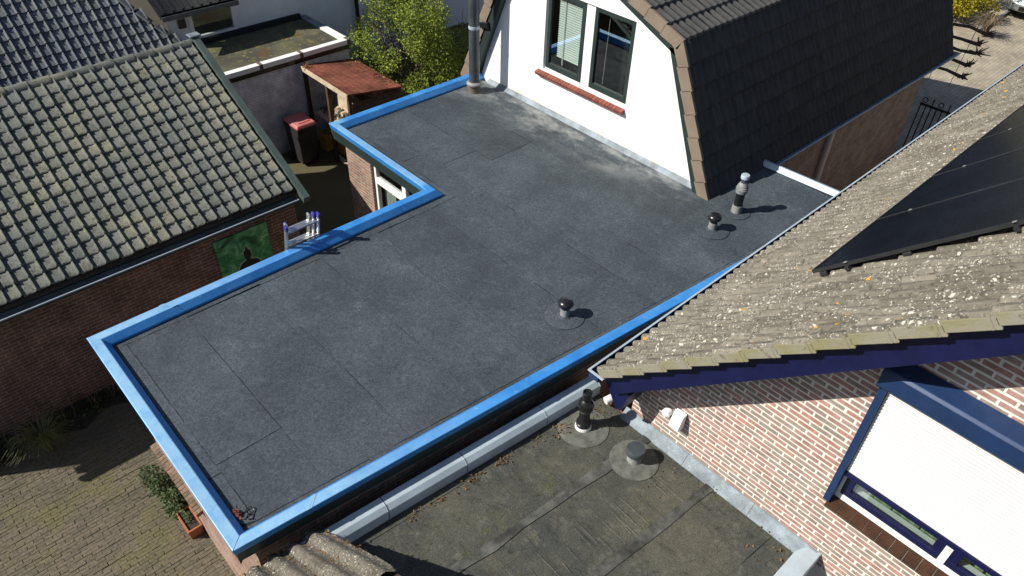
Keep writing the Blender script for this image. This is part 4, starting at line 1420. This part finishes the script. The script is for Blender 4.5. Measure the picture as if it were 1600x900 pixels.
# garden picture on its wall
gp_ = thing('garden_picture', (3.6, 10.27, 1.0), 'green garden picture of a dark seated figure hung on brick wall', 'picture')
MB().box(3.12, 4.06, 10.262, 10.292, .72, 1.87).build('board', 'poster', gp_, False)
def figure(s_, dz=0):
    half = [(0, 1.56), (.018, 1.535), (.022, 1.50), (.055, 1.475), (.068, 1.42), (.062, 1.36), (.04, 1.315), (.045, 1.285), (.13, 1.255), (.185, 1.19), (.20, 1.08), (.215, .98), (.30, .90), (.31, .84), (.20, .80), (0, .79)]
    pts = [(3.62 + x, z) for x, z in half] + [(3.62 - x, z) for x, z in half[-2:0:-1]]
    if s_:
        out = []
        for i, (x, z) in enumerate(pts):
            d = Vector((x - 3.62, (z - 1.2))).normalized() * s_
            out.append((x + d.x, z + d.y))
        pts = out
    return pts
MB().prism(figure(.028), lambda x, z: (x, 10.2615, z), lambda x, z: (x, 10.2590, z)).build('halo', 'poster_pale', gp_, False)
MB().prism(figure(0), lambda x, z: (x, 10.2585, z), lambda x, z: (x, 10.2560, z)).build('figure', 'poster_dark', gp_, False)

# dry stalks against the wall and a bed with a grass clump
def twigs(name, label, cx, cy, n, h, spread, lean, mt='twig', seed=1):
    r = random.Random(seed)
    b = MB()
    for _ in range(n):
        x, y = cx + r.uniform(-spread, spread), cy + r.uniform(-.04, .04)
        hh = h * r.uniform(.4, 1)
        dx, dy = r.gauss(0, .18) * hh, -abs(r.gauss(0, lean)) * hh
        pts = [(x + dx * t * t + r.gauss(0, .012), y + dy * t, hh * t) for t in (0, .25, .5, .75, 1)]
        b.tube(pts, [.006, .005, .004, .003, .002], 4, False)
        for _ in range(4):
            t = r.uniform(.4, 1)
            p = Vector((x + dx * t * t, y + dy * t, hh * t))
            b.tube([p, p + Vector((r.gauss(0, .10), r.gauss(-.03, .05), r.uniform(-.05, .14)))], [.003, .0015], 3, False)
    return tag(b.build(name, mt, None), label, 'dry plant')
twigs('dry_climber', 'dry brown climber stalks against the shaded brick wall under gutter', .5, 10.24, 26, 2.0, 1.9, .02, seed=3)
twigs('dry_stalks', 'thin dead stalks in the border beside the grass clump', .2, 10.0, 16, .9, 1.2, .1, seed=4)
bed = MB()
n = 40
top = [(-2.3 + 4.2 * i / n, 10.28) for i in range(n + 1)]
bot = [(1.9 - 4.2 * i / n, 9.80 + .10 * math.sin(i * .7) + R.gauss(0, .02)) for i in range(n + 1)]
bed.flat(bot + top, .002, .035)
tag(bed.build('planting_bed', 'soil', None, False), kind='structure')
b = MB()
for _ in range(900):
    leaf(b, Vector((R.uniform(-2.2, 1.8), R.gauss(10.02, .11), .05 + abs(R.gauss(0, .05)))), R.uniform(.03, .09))
tag(b.build('ground_cover', 'leaf_dark', None, False), 'dark low ground cover in the border at the wall foot', 'ground cover', kind='stuff')
def grassclump(name, label, c, n, h, mt, seed, w=.006):
    r = random.Random(seed)
    b = MB()
    for _ in range(n):
        a = r.uniform(0, 2 * math.pi)
        reach = h * r.uniform(.35, .95)
        hh = h * r.uniform(.55, 1.0)
        d = Vector((math.cos(a), math.sin(a), 0))
        k = Vector((-d.y, d.x, 0)) * w
        base = Vector(c) + d * r.uniform(0, .05)
        pts = [base + d * reach * t ** 1.6 + Vector((0, 0, hh * (math.sin(t * 2.2) * .95))) for t in (0, .25, .5, .75, 1)]
        vs, fs = [], []
        for i, p in enumerate(pts):
            q = (1 - i / 4.6)
            vs += [p + k * q, p - k * q]
        for i in range(4):
            fs.append((2 * i, 2 * i + 1, 2 * i + 3, 2 * i + 2))
        b.add(vs, fs)
    return tag(b.build(name, mt, None, False), label, 'grass plant')
grassclump('grass_clump', 'arching green ornamental grass clump at the brick wall foot', (-.22, 9.62, 0), 230, .62, 'grass', 8)
grassclump('grass_clump', 'smaller dark grass tuft in the shaded border corner', (-1.0, 9.9, 0), 120, .45, 'leaf_dark', 9)
# little stone figure in the bed
t = thing('garden_figurine', (1.18, 9.95, 0), 'small pale stone figurine in the dark border by the blue corner', 'figurine')
MB().lathe([(.06, 0), (.065, .03), (.05, .10), (.035, .16)], (1.18, 9.95, .03)).build('body', 'pipe_grey', t)
MB().lathe([(.015, .16), (.038, .19), (.036, .22), (.012, .245)], (1.18, 9.95, .03)).build('head', 'pipe_grey', t)

# shrub and planter by the front wall
sh = thing('shrub', (.72, 7.72, 0), 'rounded glossy green shrub against the front wall', 'shrub')
b = MB()
for k in range(14):
    cx, cy = .74 + R.uniform(-.11, .06), 7.72 + R.uniform(-.52, .42)
    leaves(b, (cx, cy, .16 + R.uniform(-.04, .08)), (.14, .16, .13), 150, .052)
b.build('foliage', 'leaf_shrub', sh, False)
MB().tube([(.74, 7.72, 0), (.74, 7.70, .25)], [.02, .01], 6).build('stem', 'bark', sh)
pl = thing('planter', (.79, 7.0, 0), 'rectangular terracotta planter box with soil beside the shrub', 'planter')
PA, PB = .70, .885
b = MB()
y0, y1, hh = 6.80, 7.20, .20
b.prism([(PA, y0), (PB, y0), (PB, y1), (PA, y1)], lambda x, y: (PA + (x - PA) * .9 + .009, y0 + (y - y0) * .94 + .012, .004), lambda x, y: (x, y, .15))
b.build('box', 'terracotta', pl, False)
b = MB()
for a in ((PA - .008, PA + .016, y0 - .008, y1 + .008), (PB - .016, PB + .008, y0 - .008, y1 + .008), (PA + .0165, PB - .0165, y0 - .008, y0 + .016), (PA + .0165, PB - .0165, y1 - .016, y1 + .008)):
    b.box(*a, .151, hh)
b.build('rim', 'terracotta', pl, False, .003)
MB().box(PA + .017, PB - .017, y0 + .017, y1 - .017, .151, .172).build('soil', 'soil', pl, False)
b = MB(); leaves(b, (.79, 7.03, .20), (.05, .12, .05), 120, .035); b.build('sprouts', 'leaf_shrub', pl, False)

# strap and wire left in the roof corner
cr = thing('wire_coil', (1.0, 4.62, RZ + .006), 'reddish strap and thin wire loops in the front roof corner', 'wire')
b = MB()
for k in range(2):
    cx, cy, rr = 1.0 + .03 * k, 4.56 + .06 * k, .030 + .010 * k
    b.tube([(cx + rr * math.cos(a * .5), cy + rr * math.sin(a * .5), RZ + .014 + .006 * k + .008 * math.sin(a)) for a in range(14)], .005, 5)
b.build('loops', 'black', cr)
b = MB()
for _ in range(30):
    leaf(b, Vector((R.gauss(.945, .015), R.gauss(4.68, .035), RZ + .012 + abs(R.gauss(0, .012)))), R.uniform(.02, .05))
b.build('strap_bits', 'red_debris', cr, False)

# ladder leaning on the trim
la = thing('ladder', (3.6, 8.9, 0), 'aluminium extension ladder with violet end caps leaning on blue trim', 'ladder')
foot_l, top_l = Vector((0, 8.75, 0)), Vector((0, 7.93, 3.02))
ld = (top_l - foot_l).normalized()
ln = Vector((0, ld.z, -ld.y))
for s_, (xa, xb, top_) in enumerate(((3.36, 3.85, 3.38), (3.395, 3.815, 3.34), (3.43, 3.78, 3.28))):
    base = foot_l + ln * (.035 + s_ * .065)
    Lg = top_ / ld.z
    sec = None
    for x in (xa, xb):
        if s_ == 2 and x == xa:
            pass
        p, q = base + Vector((x, 0, 0)), base + ld * Lg + Vector((x, 0, 0))
        MB().bar(p, q, .026, .058, ln).build('stile', 'aluminium', la, False, .003)
        c_ = q + ld * .004
        MB().obox(q + ld * -.015, (.017, 0, 0), ln * .034, ld * .045).build('end_cap', 'violet' if (s_ + (x == xa)) != 2 else 'aluminium', la, False, .008)
    k = 0
    h = .30 - s_ * .04
    while h < Lg - .05:
        p = base + ld * h
        MB().bar(p + Vector((xa + .014, 0, 0)), p + Vector((xb - .014, 0, 0)), .030, .030, ln).build('rung', 'aluminium', la, False, .004)
        h += .28

# ================================================================== HOUSES BEHIND
bh = thing('blue_grey_tiled_house', (2, 17, 0), 'house with steep blue grey pantile roof beyond the mossy ridge', 'house')
KB = .842
upb = Vector((0, 1, KB)).normalized()
btm = tilemesh('blue_pantile', 'pantile_blue', [(x, z * 1.15) for x, z in ptp], .315, .024, .030, 2)
o, ex, ey, ez = slope_frame((-5.0, 15.75, 3.373 + KB * (15.75 - 17.826)), (1, 0, 0), upb)
mats = []
for j in range(22):
    for i in range(60):
        p = o + ex * (i * .190 + R.gauss(0, .002)) + ey * (j * .250 + R.gauss(0, .003)) + ez * R.uniform(0, .005)
        if p.x > 5.667 - (p.y - 16.74) * .70 - .20 or p.x > 5.5:
            continue
        u, v, zz = proj(p)
        if -120 < u < 400 and -160 < v < 260:
            mats.append(fmat(p, ex, ey, ez, .008))
scatter(bh, 'roof_tile', 'roof_tile_field', btm, mats)
def bz_(y):
    return 3.373 + KB * (y - 17.826) - .03
b = MB()
b.poly((-5, 15.75, bz_(15.75)), (5.6, 15.75, bz_(15.75)), (5.65, 16.74, bz_(16.74)), (3.3, 20.1, bz_(20.1)), (-5, 20.1, bz_(20.1)))
b.poly((5.65, 16.74, bz_(16.74)), (5.65, 23.4, bz_(16.74)), (3.3, 20.1, bz_(20.1)))
b.build('roof_boarding', 'wood_dark', bh, False)
MB().box(-4.9, 5.4, 16.0, 23.2, 0, 1.72).build('wall', 'brick_shed', bh, False)
for i in range(9):                                    # stepped hip caps
    y = 16.3 + i * .30
    p = Vector((5.60 - (y - 16.74) * .70, y, bz_(y) + .075))
    d = Vector((-.70, 1, KB)).normalized()
    MB().bar(p, p + d * .34, .15, .05).build('hip_cap', 'pantile_blue', bh, False, .015)

wo = thing('white_brick_outbuilding', (7.1, 16.1, 0), 'white painted brick outbuilding with mossy flat roof and pale trim', 'building')
OX0, OX1, OY0, OY1, OZ = 5.72, 8.88, 15.12, 17.06, 2.22
MB().flat([(OX0, OY0), (OX1, OY0), (OX1, OY1), (OX0, OY1)], 0, OZ - .002).build('wall', 'brick_white', wo, False)
mo = NT('felt_mossy_far')
cc = mo.mix(mo.step(mo.noise(1.1, 5, .7), .35, .65), (.060, .058, .048), (.115, .110, .070))
cc = mo.mix(mo.step(mo.noise(7, 5, .75), .52, .66), cc, (.20, .175, .05))
cc = mo.mix(mo.step(mo.noise(2.0, 3, .6, mo.mapv(mo.pos(), loc=(2, 3, 0))), .6, .72, 0, .7), cc, (.12, .055, .02))
M['felt_mossy_far'] = mo.out(cc, .95, 0, mo.noise(30, 4), .5, .02, .2)
MB().flat([(OX0 + .1, OY0 + .1), (OX1 - .12, OY0 + .1), (OX1 - .12, OY1), (OX0 + .1, OY1)], OZ, OZ + .012).build('roofing_sheet', 'felt_mossy_far', wo, False)
for x0, x1 in ((5.74, 6.62), (6.64, 7.62), (7.64, 8.86)):
    tr_ = MB().box(x0, x1, OY0 - .07, OY0 + .09, OZ - .05, OZ + .06).build('roof_trim', 'white_paint', wo, False, .006)
    MB().box(x1 - .03, x1 + .05, OY0 - .078, OY0 + .098, OZ - .052, OZ + .067).build('trim_clip', 'wood_grey', tr_, False)
MB().box(OX0, OX1, OY0 - .055, OY0 - .002, OZ - .16, OZ - .051).build('fascia_board', 'black', wo, False)
MB().box(OX1 - .13, OX1 + .05, OY0 + .095, 16.1, OZ - .05, OZ + .06).build('roof_trim', 'white_paint', wo, False, .006)
MB().box(OX1 - .13, OX1 + .05, 16.105, OY1, OZ - .05, OZ + .05).build('roof_trim', 'lead', wo, False, .006)
MB().box(OX0 + .1, OX1 - .14, OY1 - .10, OY1 - .003, OZ + .013, OZ + .13).build('felt_upstand', 'underlay', wo, False)

wh = thing('white_rear_house', (8, 19, 0), 'shaded white plastered house wall with small window behind the mossy flat roof', 'house')
b = MB()
Y_ = 17.08
for x0, x1, z0, z1 in ((5.55, 6.05, 0, 3.10), (6.05, 7.12, 0, 2.34), (6.05, 7.12, 2.97, 3.10), (7.12, 10.42, 0, 6.5)):
    b.poly((x0, Y_, z0), (x1, Y_, z0), (x1, Y_, z1), (x0, Y_, z1))
b.poly((10.42, Y_, 0), (10.42, 22, 0), (10.42, 22, 6.5), (10.42, Y_, 6.5))
b.poly((7.12, Y_, 3.1), (7.12, Y_ + 4, 3.1), (7.12, Y_ + 4, 6.5), (7.12, Y_, 6.5))
b.poly((10.42, 18.2, 0), (17, 18.2, 0), (17, 18.2, 6.5), (10.42, 18.2, 6.5))
b.build('wall', 'plaster_far', wh, False)
f = MB()
for x0, x1, z0, z1 in ((6.03, 6.12, 2.32, 2.99), (7.05, 7.14, 2.32, 2.99), (6.12, 7.05, 2.32, 2.40), (6.12, 7.05, 2.90, 2.99)):
    f.box(x0, x1, Y_ - .03, Y_ + .05, z0, z1)
wv_ = f.build('window', 'white_paint', wh, False)
MB().box(6.12, 7.05, Y_ + .01, Y_ + .016, 2.40, 2.90).build('pane', 'glass', wv_, False)
MB().box(6.0, 7.2, Y_ + .30, Y_ + .32, 2.2, 3.1).build('room_back', 'dark_room', wv_, False)
MB().box(5.79, 5.96, Y_ - .04, Y_ - .002, 2.66, 2.86).build('vent_grille', 'black', wh, False)
MB().prism([(Y_ - .35, 3.06), (Y_ + 3.6, 5.1), (Y_ + 3.6, 5.2), (Y_ - .38, 3.17)], lambda y, z: (5.35, y, z), lambda y, z: (7.11, y, z)).build('roof', 'black', wh, False)
for i in range(8):
    x = 5.45 + i * .21
    MB().bar((x, Y_ - .36, 3.19), (x, Y_ + 3.5, 5.19), .05, .04).build('roof_rib', 'black', wh, False)
MB().box(5.35, 7.11, Y_ - .43, Y_ - .385, 3.03, 3.13).build('gutter', 'pipe_slate', wh, False)
MB().tube([(10.30, Y_ - .06, 6), (10.36, Y_ - .06, 2.6), (10.40, Y_ - .06, 2.3), (10.40, Y_ - .06, 0)], .05, 10).build('downpipe', 'black', wh)

# picket of brown boards behind the bush
fn = thing('board_fence', (13.2, 16.5, 0), 'weathered brown board fence behind the bush near the stove pipe', 'fence')
for i in range(22):
    x = 11.6 + i * .152
    h = 1.12 + R.uniform(-.03, .05)
    MB().box(x, x + .138, 16.45, 16.47 + R.uniform(0, .012), 0, h).build('board', 'wood_grey', fn, False)
for z in (.3, .9):
    MB().box(11.6, 14.95, 16.49, 16.53, z, z + .07).build('rail', 'wood_grey', fn, False)

# ================================================================== WOOD SHED, BIN, CRATES
ws = thing('wood_shed', (8.2, 14.0, 0), 'open wood shed with red shingle lean-to roof against painted wall', 'shed')
SX0, SX1, SY0, SY1 = 7.52, 8.92, 13.05, 14.98
zf, zb = 2.02, 1.80
MB().prism([(SX0, SY0), (SX1, SY0), (SX1, SY1), (SX0, SY1)], lambda x, y: (x, y, zf + (zb - zf) * (x - SX0) / (SX1 - SX0)), lambda x, y: (x, y, zf + .035 + (zb - zf) * (x - SX0) / (SX1 - SX0))).build('roof', 'red_roof', ws, False)
MB().box(SX0 - .03, SX0 - .002, SY0, SY1, zf - .07, zf + .03).build('fascia_board', 'wood_pale', ws, False)
for y in (SY0 + .03, 13.95, SY1 - .08):
    MB().box(SX0 + .02, SX0 + .10, y, y + .08, 0, zf - .002).build('post', 'wood_dark', ws, False, .004)
for i in range(15):
    z = .06 + i * .118
    zt = min(z + .112, 1.79)
    MB().box(SX0 + .11, SX1 - .02, SY0 + .03, SY0 + .05, z, zt).build('side_board', 'wood_dark', ws, False)
    MB().box(SX1 - .06, SX1 - .04, SY0 + .06, SY1 - .02, z, zt - .01).build('back_board', 'wood_grey', ws, False)
MB().box(SX0 + .12, SX1 - .1, 13.1, 14.9, .86, .90).build('shelf', 'wood_pale', ws, False)
MB().box(SX0 + .2, SX0 + .24, 13.1, 13.9, 1.0, 1.7).build('inner_panel', 'wood_pale', ws, False)
for r_ in range(5):
    for c_ in range(6):
        p = Vector((SX0 + .16 + R.uniform(-.03, .03), 13.16 + c_ * .125 + (.06 if r_ % 2 else 0), .96 + r_ * .105))
        r0 = R.uniform(.045, .06)
        lg = MB()
        lg.tube([p + Vector((-.06, 0, 0)), p + Vector((.03, R.gauss(0, .02), 0))], r0, 7)
        tag(lg.build('firewood_log', 'wood_pale' if R.random() < .6 else 'bark', None), 'short split firewood log stacked in the open shed', 'log', 'logs stacked in the wood shed')
for k in range(9):
    p = Vector((SX0 + .3 + R.uniform(-.1, .2), 14.1 + k * .085, .93 + R.uniform(0, .05)))
    tag(MB().tube([p, p + Vector((R.uniform(.2, .4), R.gauss(0, .1), R.uniform(0, .1)))], [.022, .015], 6).build('kindling_stick', 'bark', None), 'thin dark kindling stick lying on the shed shelf', 'stick', 'kindling on the shed shelf')

bn = thing('wheelie_bin', (7.03, 14.5, 0), 'dark wheelie bin with a faded pink lid by the painted wall', 'bin')
bx0, bx1, by0, by1 = 6.77, 7.29, 14.16, 14.83
MB().prism([(bx0, by0), (bx1, by0), (bx1, by1), (bx0, by1)], lambda x, y: (7.03 + (x - 7.03) * .8, 14.5 + (y - 14.5) * .76, .06), lambda x, y: (7.03 + (x - 7.03) * .96, 14.5 + (y - 14.5) * .96, .98)).build('body', 'bin', bn, False, .02)
MB().prism([(bx0, by0), (bx1, by0), (bx1, by1), (bx0, by1)], lambda x, y: (x, y, .985), lambda x, y: (7.03 + (x - 7.03) * .88, 14.5 + (y - 14.5) * .9, 1.07)).build('lid', 'pink', bn, False, .03)
MB().box(6.88, 7.18, 14.28, 14.44, 1.066, 1.085).build('lid_recess', 'pink', bn, False, .01)
MB().tube([(6.80, 14.86, 1.0), (7.26, 14.86, 1.0)], .018, 8).build('handle', 'bin', bn)
for x in (6.80, 7.26):
    MB().tube([(x - .025, 14.76, .10), (x + .025, 14.76, .10)], .10, 16).build('wheel', 'rubber', bn)

def crate(x, y, mt, label, h=.30):
    t = thing('crate', (x, y, 0), label, 'crate')
    a, c_ = .20, .15
    for s_ in (-1, 1):
        for k in range(3):
            z = .03 + k * h / 3
            MB().box(x - a, x + a, y + s_ * c_ - .008, y + s_ * c_ + .008, z, z + h / 3 - .02).build('slat', mt, t, False)
            MB().box(x + s_ * a - .008, x + s_ * a + .008, y - c_ + .009, y + c_ - .009, z, z + h / 3 - .02).build('slat', mt, t, False)
    MB().box(x - a + .01, x + a - .01, y - c_ + .01, y + c_ - .01, .005, .025).build('base', mt, t, False)
crate(7.80, 14.62, 'yellow', 'taller yellow plastic crate on the ground beside the bin', .42)
crate(8.02, 14.22, 'yellow', 'lower yellow plastic crate in front of the wood shed')
tag(MB().bar((7.68, 14.15, .03), (7.60, 13.30, .06), .10, .03).build('loose_plank', 'wood_pale', None, False), 'pale loose plank lying on paving by the extension corner', 'plank')

# ================================================================== BUSH AND GREENERY
def tree(name, label, base, limbs, mt, clumps, n, size, seed, cat='tree'):
    r = random.Random(seed)
    t = thing(name, base, label, cat)
    b = MB()
    B = Vector(base)
    for tip in limbs:
        tip = Vector(tip)
        mid = B.lerp(tip, .45) + Vector((r.gauss(0, .08), r.gauss(0, .08), .15))
        b.tube([B, B.lerp(mid, .5), mid, mid.lerp(tip, .6) + Vector((r.gauss(0, .06), r.gauss(0, .06), 0)), tip], [.05, .04, .028, .017, .006], 6)
        for _ in range(9):
            q = mid.lerp(tip, r.uniform(0, 1))
            e = q + Vector((r.gauss(0, .3), r.gauss(0, .3), r.uniform(.05, .45)))
            b.tube([q, q.lerp(e, .5) + Vector((r.gauss(0, .04), r.gauss(0, .04), 0)), e], [.012, .008, .003], 4, False)
    b.build('trunk', 'bark', t)
    b = MB()
    for c_, rad, k in clumps:
        leaves(b, c_, rad, int(n * k), size, r, shell=.15)
    b.build('crown', mt, t, False)
    return t
bc = Vector((10.35, 14.85, 0))
limbs = []
for a in range(9):
    an_ = a * 2 * math.pi / 9
    limbs.append((10.35 + 1.0 * math.cos(an_) * R.uniform(.5, 1.1), 14.85 + 1.0 * math.sin(an_) * R.uniform(.5, 1.1), R.uniform(1.6, 3.0)))
cl = []
rt_ = random.Random(21)
for _ in range(98):
    a = rt_.uniform(0, 2 * math.pi)
    zz = rt_.uniform(.7, 3.15)
    rad = (1.35 if zz < 2.0 else 1.35 - (zz - 2.0) * .55) * math.sqrt(rt_.uniform(.1, 1))
    cl.append(((10.35 + rad * math.cos(a), 14.85 + rad * math.sin(a) * .95, zz), (.32, .32, .30), rt_.uniform(.5, 1.3)))
for _ in range(26):
    cl.append(((rt_.uniform(11.0, 12.3), rt_.uniform(13.9, 15.1), rt_.uniform(.5, 1.7)), (.34, .34, .30), rt_.uniform(.5, 1.0)))
tree('spring_bush', 'big light green spring bush overhanging the red shed roof', bc, limbs, M['leaf_spring'], cl, 300, .056, 31, 'bush')
cl = []
for _ in range(34):
    cl.append(((rt_.uniform(9.6, 12.4), rt_.uniform(12.9, 13.9), rt_.uniform(.3, 1.15)), (.34, .34, .28), 1))
tree('ivy_shrub', 'dark ivy like shrub between the bush and blue far trim', (11.0, 13.4, 0), [(10.2, 13.3, 1.1), (11.8, 13.5, 1.2), (11.0, 13.2, 1.2)], M['leaf_dark'], cl, 130, .065, 33, 'shrub')
cl = []
for _ in range(30):
    cl.append(((rt_.uniform(11.8, 13.2), rt_.uniform(14.6, 16.0), rt_.uniform(.4, 1.3)), (.34, .34, .3), 1))
tree('olive_shrub', 'olive green hedge shrub in front of the board fence', (12.5, 15.4, 0), [(12.2, 15.2, 1.2), (12.9, 15.6, 1.3), (12.5, 14.9, 1.1)], M['leaf_shrub'], cl, 110, .06, 34, 'shrub')
b = MB()
for _ in range(110):
    leaf(b, Vector((R.gauss(8.72, .10), R.uniform(13.2, 14.7), 1.90 + R.uniform(-.02, .03))), R.uniform(.03, .08))
for _ in range(50):
    leaf(b, Vector((R.gauss(7.62, .05), R.gauss(14.8, .08), 2.06 + R.uniform(0, .03))), R.uniform(.03, .06))
tag(b.build('fallen_leaves', 'dead_leaf', None, False), 'dry leaves lying along the edge of the red shed roof', 'leaves', kind='stuff')

# ================================================================== FAR DRIVEWAY SIDE
es = thing('espalier_tree', (19.35, 7.2, 0), 'bare pleached tree with knobbly horizontal limbs beyond the dark mansard roof', 'tree')
MB().tube([(19.35, 7.2, 0), (19.36, 7.18, 1.2), (19.34, 7.2, 2.4), (19.35, 7.2, 3.4)], [.11, .09, .07, .04], 9).build('trunk', 'bark', es)
re_ = random.Random(6)
for z, ytip in ((1.93, 4.98), (2.22, 4.95), (2.48, 4.88), (2.72, 4.93), (3.02, 4.85)):
    pts = [(19.35 + re_.gauss(0, .02), 7.15 + (ytip - 7.15) * k / 6, z + re_.gauss(0, .018)) for k in range(7)]
    lb_ = MB().tube(pts, [.045, .04, .038, .035, .035, .034, .045], 7)
    lb_.build('limb', 'bark', es)
    tw = MB()
    for _ in range(16):
        e = Vector(pts[-1]) + Vector((re_.gauss(0, .08), re_.gauss(-.05, .09), re_.uniform(-.05, .18)))
        tw.tube([pts[-1], e], [.024, .008], 4, False)
    tw.build('twig_tuft', 'bark', es)
for y in (5.1, 5.6):
    MB().tube([(19.33, y + .05, 1.6), (19.33, y - .03, 3.3)], .007, 5).build('support_rod', 'bark', es)

gt = thing('iron_gate', (18.2, 4.6, 0), 'black wrought iron gate with hoop tops between the two houses', 'gate')
for k in range(13):
    y = 5.26 - k * .125
    top = 1.52 + (.10 if k % 3 == 2 else 0)
    MB().tube([(18.2, y, .08), (18.2, y, top)], .015, 6).build('bar', 'iron', gt)
    if k % 3 == 2:
        MB().lathe([(.018, 0), (.022, .02), (.004, .07)], (18.2, y, top), 8).build('finial', 'iron', gt)
    if k % 3 == 0 and k < 12:
        MB().tube([(18.2, y - .06 + .055 * math.cos(a * math.pi / 8), 1.50 + .10 + .055 * math.sin(a * math.pi / 8)) for a in range(17)], .012, 5).build('hoop', 'iron', gt)
for z in (.15, 1.46):
    MB().box(18.19, 18.21, 3.70, 5.28, z, z + .055).build('rail', 'iron', gt, False)
for y in (4.36,):
    MB().box(18.17, 18.23, y - .03, y + .03, 0, 1.68).build('gate_post', 'iron', gt, False)
    MB().lathe([(.02, 0), (.045, .04), (.03, .08), (.004, .11)], (18.2, y, 1.68), 10).build('finial', 'iron', gt)

cl = []
for _ in range(26):
    cl.append(((rt_.uniform(27.9, 31.5), rt_.uniform(7.7, 9.6), rt_.uniform(.3, 1.3)), (.42, .42, .36), 1))
tree('forsythia', 'bright yellow flowering shrub beside the paved driveway', (29.5, 8.6, 0), [(29, 8.4, 1.3), (30, 8.8, 1.4), (29.5, 8.0, 1.2)], M['leaf_yellow'], cl, 480, .085, 41, 'shrub')
grassclump('dry_grass', 'straw coloured dry grass tuft in front of the yellow shrub', (28.2, 7.15, 0), 200, .75, M['twig'], 12, .012)
b = MB()
b.box(28.6, 34, 7.42, 7.50, 0, .09)
tag(b.build('driveway_kerb', 'pipe_grey', None, False), kind='structure')

# parked car, only its nose shows
car = thing('parked_car', (32.6, 6.6, 0), 'silver parked car with its nose just inside the driveway edge', 'car')
cx0, cx1, cy0, cy1 = 30.55, 34.6, 5.75, 7.45
prof_c = [(30.62, .30), (30.55, .55), (30.75, .80), (31.55, .95), (32.2, 1.42), (33.8, 1.45), (34.5, .98), (34.62, .55), (34.55, .30)]
b = MB()
ys = [(cy0, .90), (cy0 + .10, 1.0), (cy1 - .10, 1.0), (cy1, .90)]
n = len(prof_c)
vs, fs = [], []
for y, s_ in ys:
    for x, z in prof_c:
        vs.append((32.6 + (x - 32.6) * (s_ if s_ < 1 else 1), y if z < 1.0 else y + (6.6 - y) * .16, z * (1 if s_ == 1 else .985)))
for r_ in range(3):
    for k in range(n):
        k2 = (k + 1) % n
        fs.append((r_ * n + k, r_ * n + k2, (r_ + 1) * n + k2, (r_ + 1) * n + k))
fs += [tuple(range(n)), tuple(range(3 * n, 4 * n))[::-1]]
b.add(vs, fs)
body_c = b.build('body', 'car_paint', car, True, .04)
MB().poly((31.60, 5.98, .99), (31.60, 7.22, .99), (32.16, 7.10, 1.40), (32.16, 6.10, 1.40)).build('windscreen', 'panel', car, False)
for y in (5.95, 7.25):
    MB().obox((30.72, y, .66), (.05, 0, 0), (0, .17, 0), (.02, 0, .07)).build('headlight', 'white_paint', car, True, .02)
MB().box(30.53, 30.56, 6.15, 7.05, .36, .50).build('grille', 'black', car, False)
MB().box(30.52, 30.53, 6.35, 6.85, .52, .62).build('number_plate', 'yellow', car, False)
for x in (31.35, 33.8):
    for y in (5.82, 7.38):
        wh_ = MB().tube([(x, y - .10, .31), (x, y + .10, .31)], .31, 20).build('wheel', 'rubber', car)
        MB().tube([(x, y - .105, .31), (x, y + .105, .31)], .19, 16).build('rim', 'aluminium', wh_)
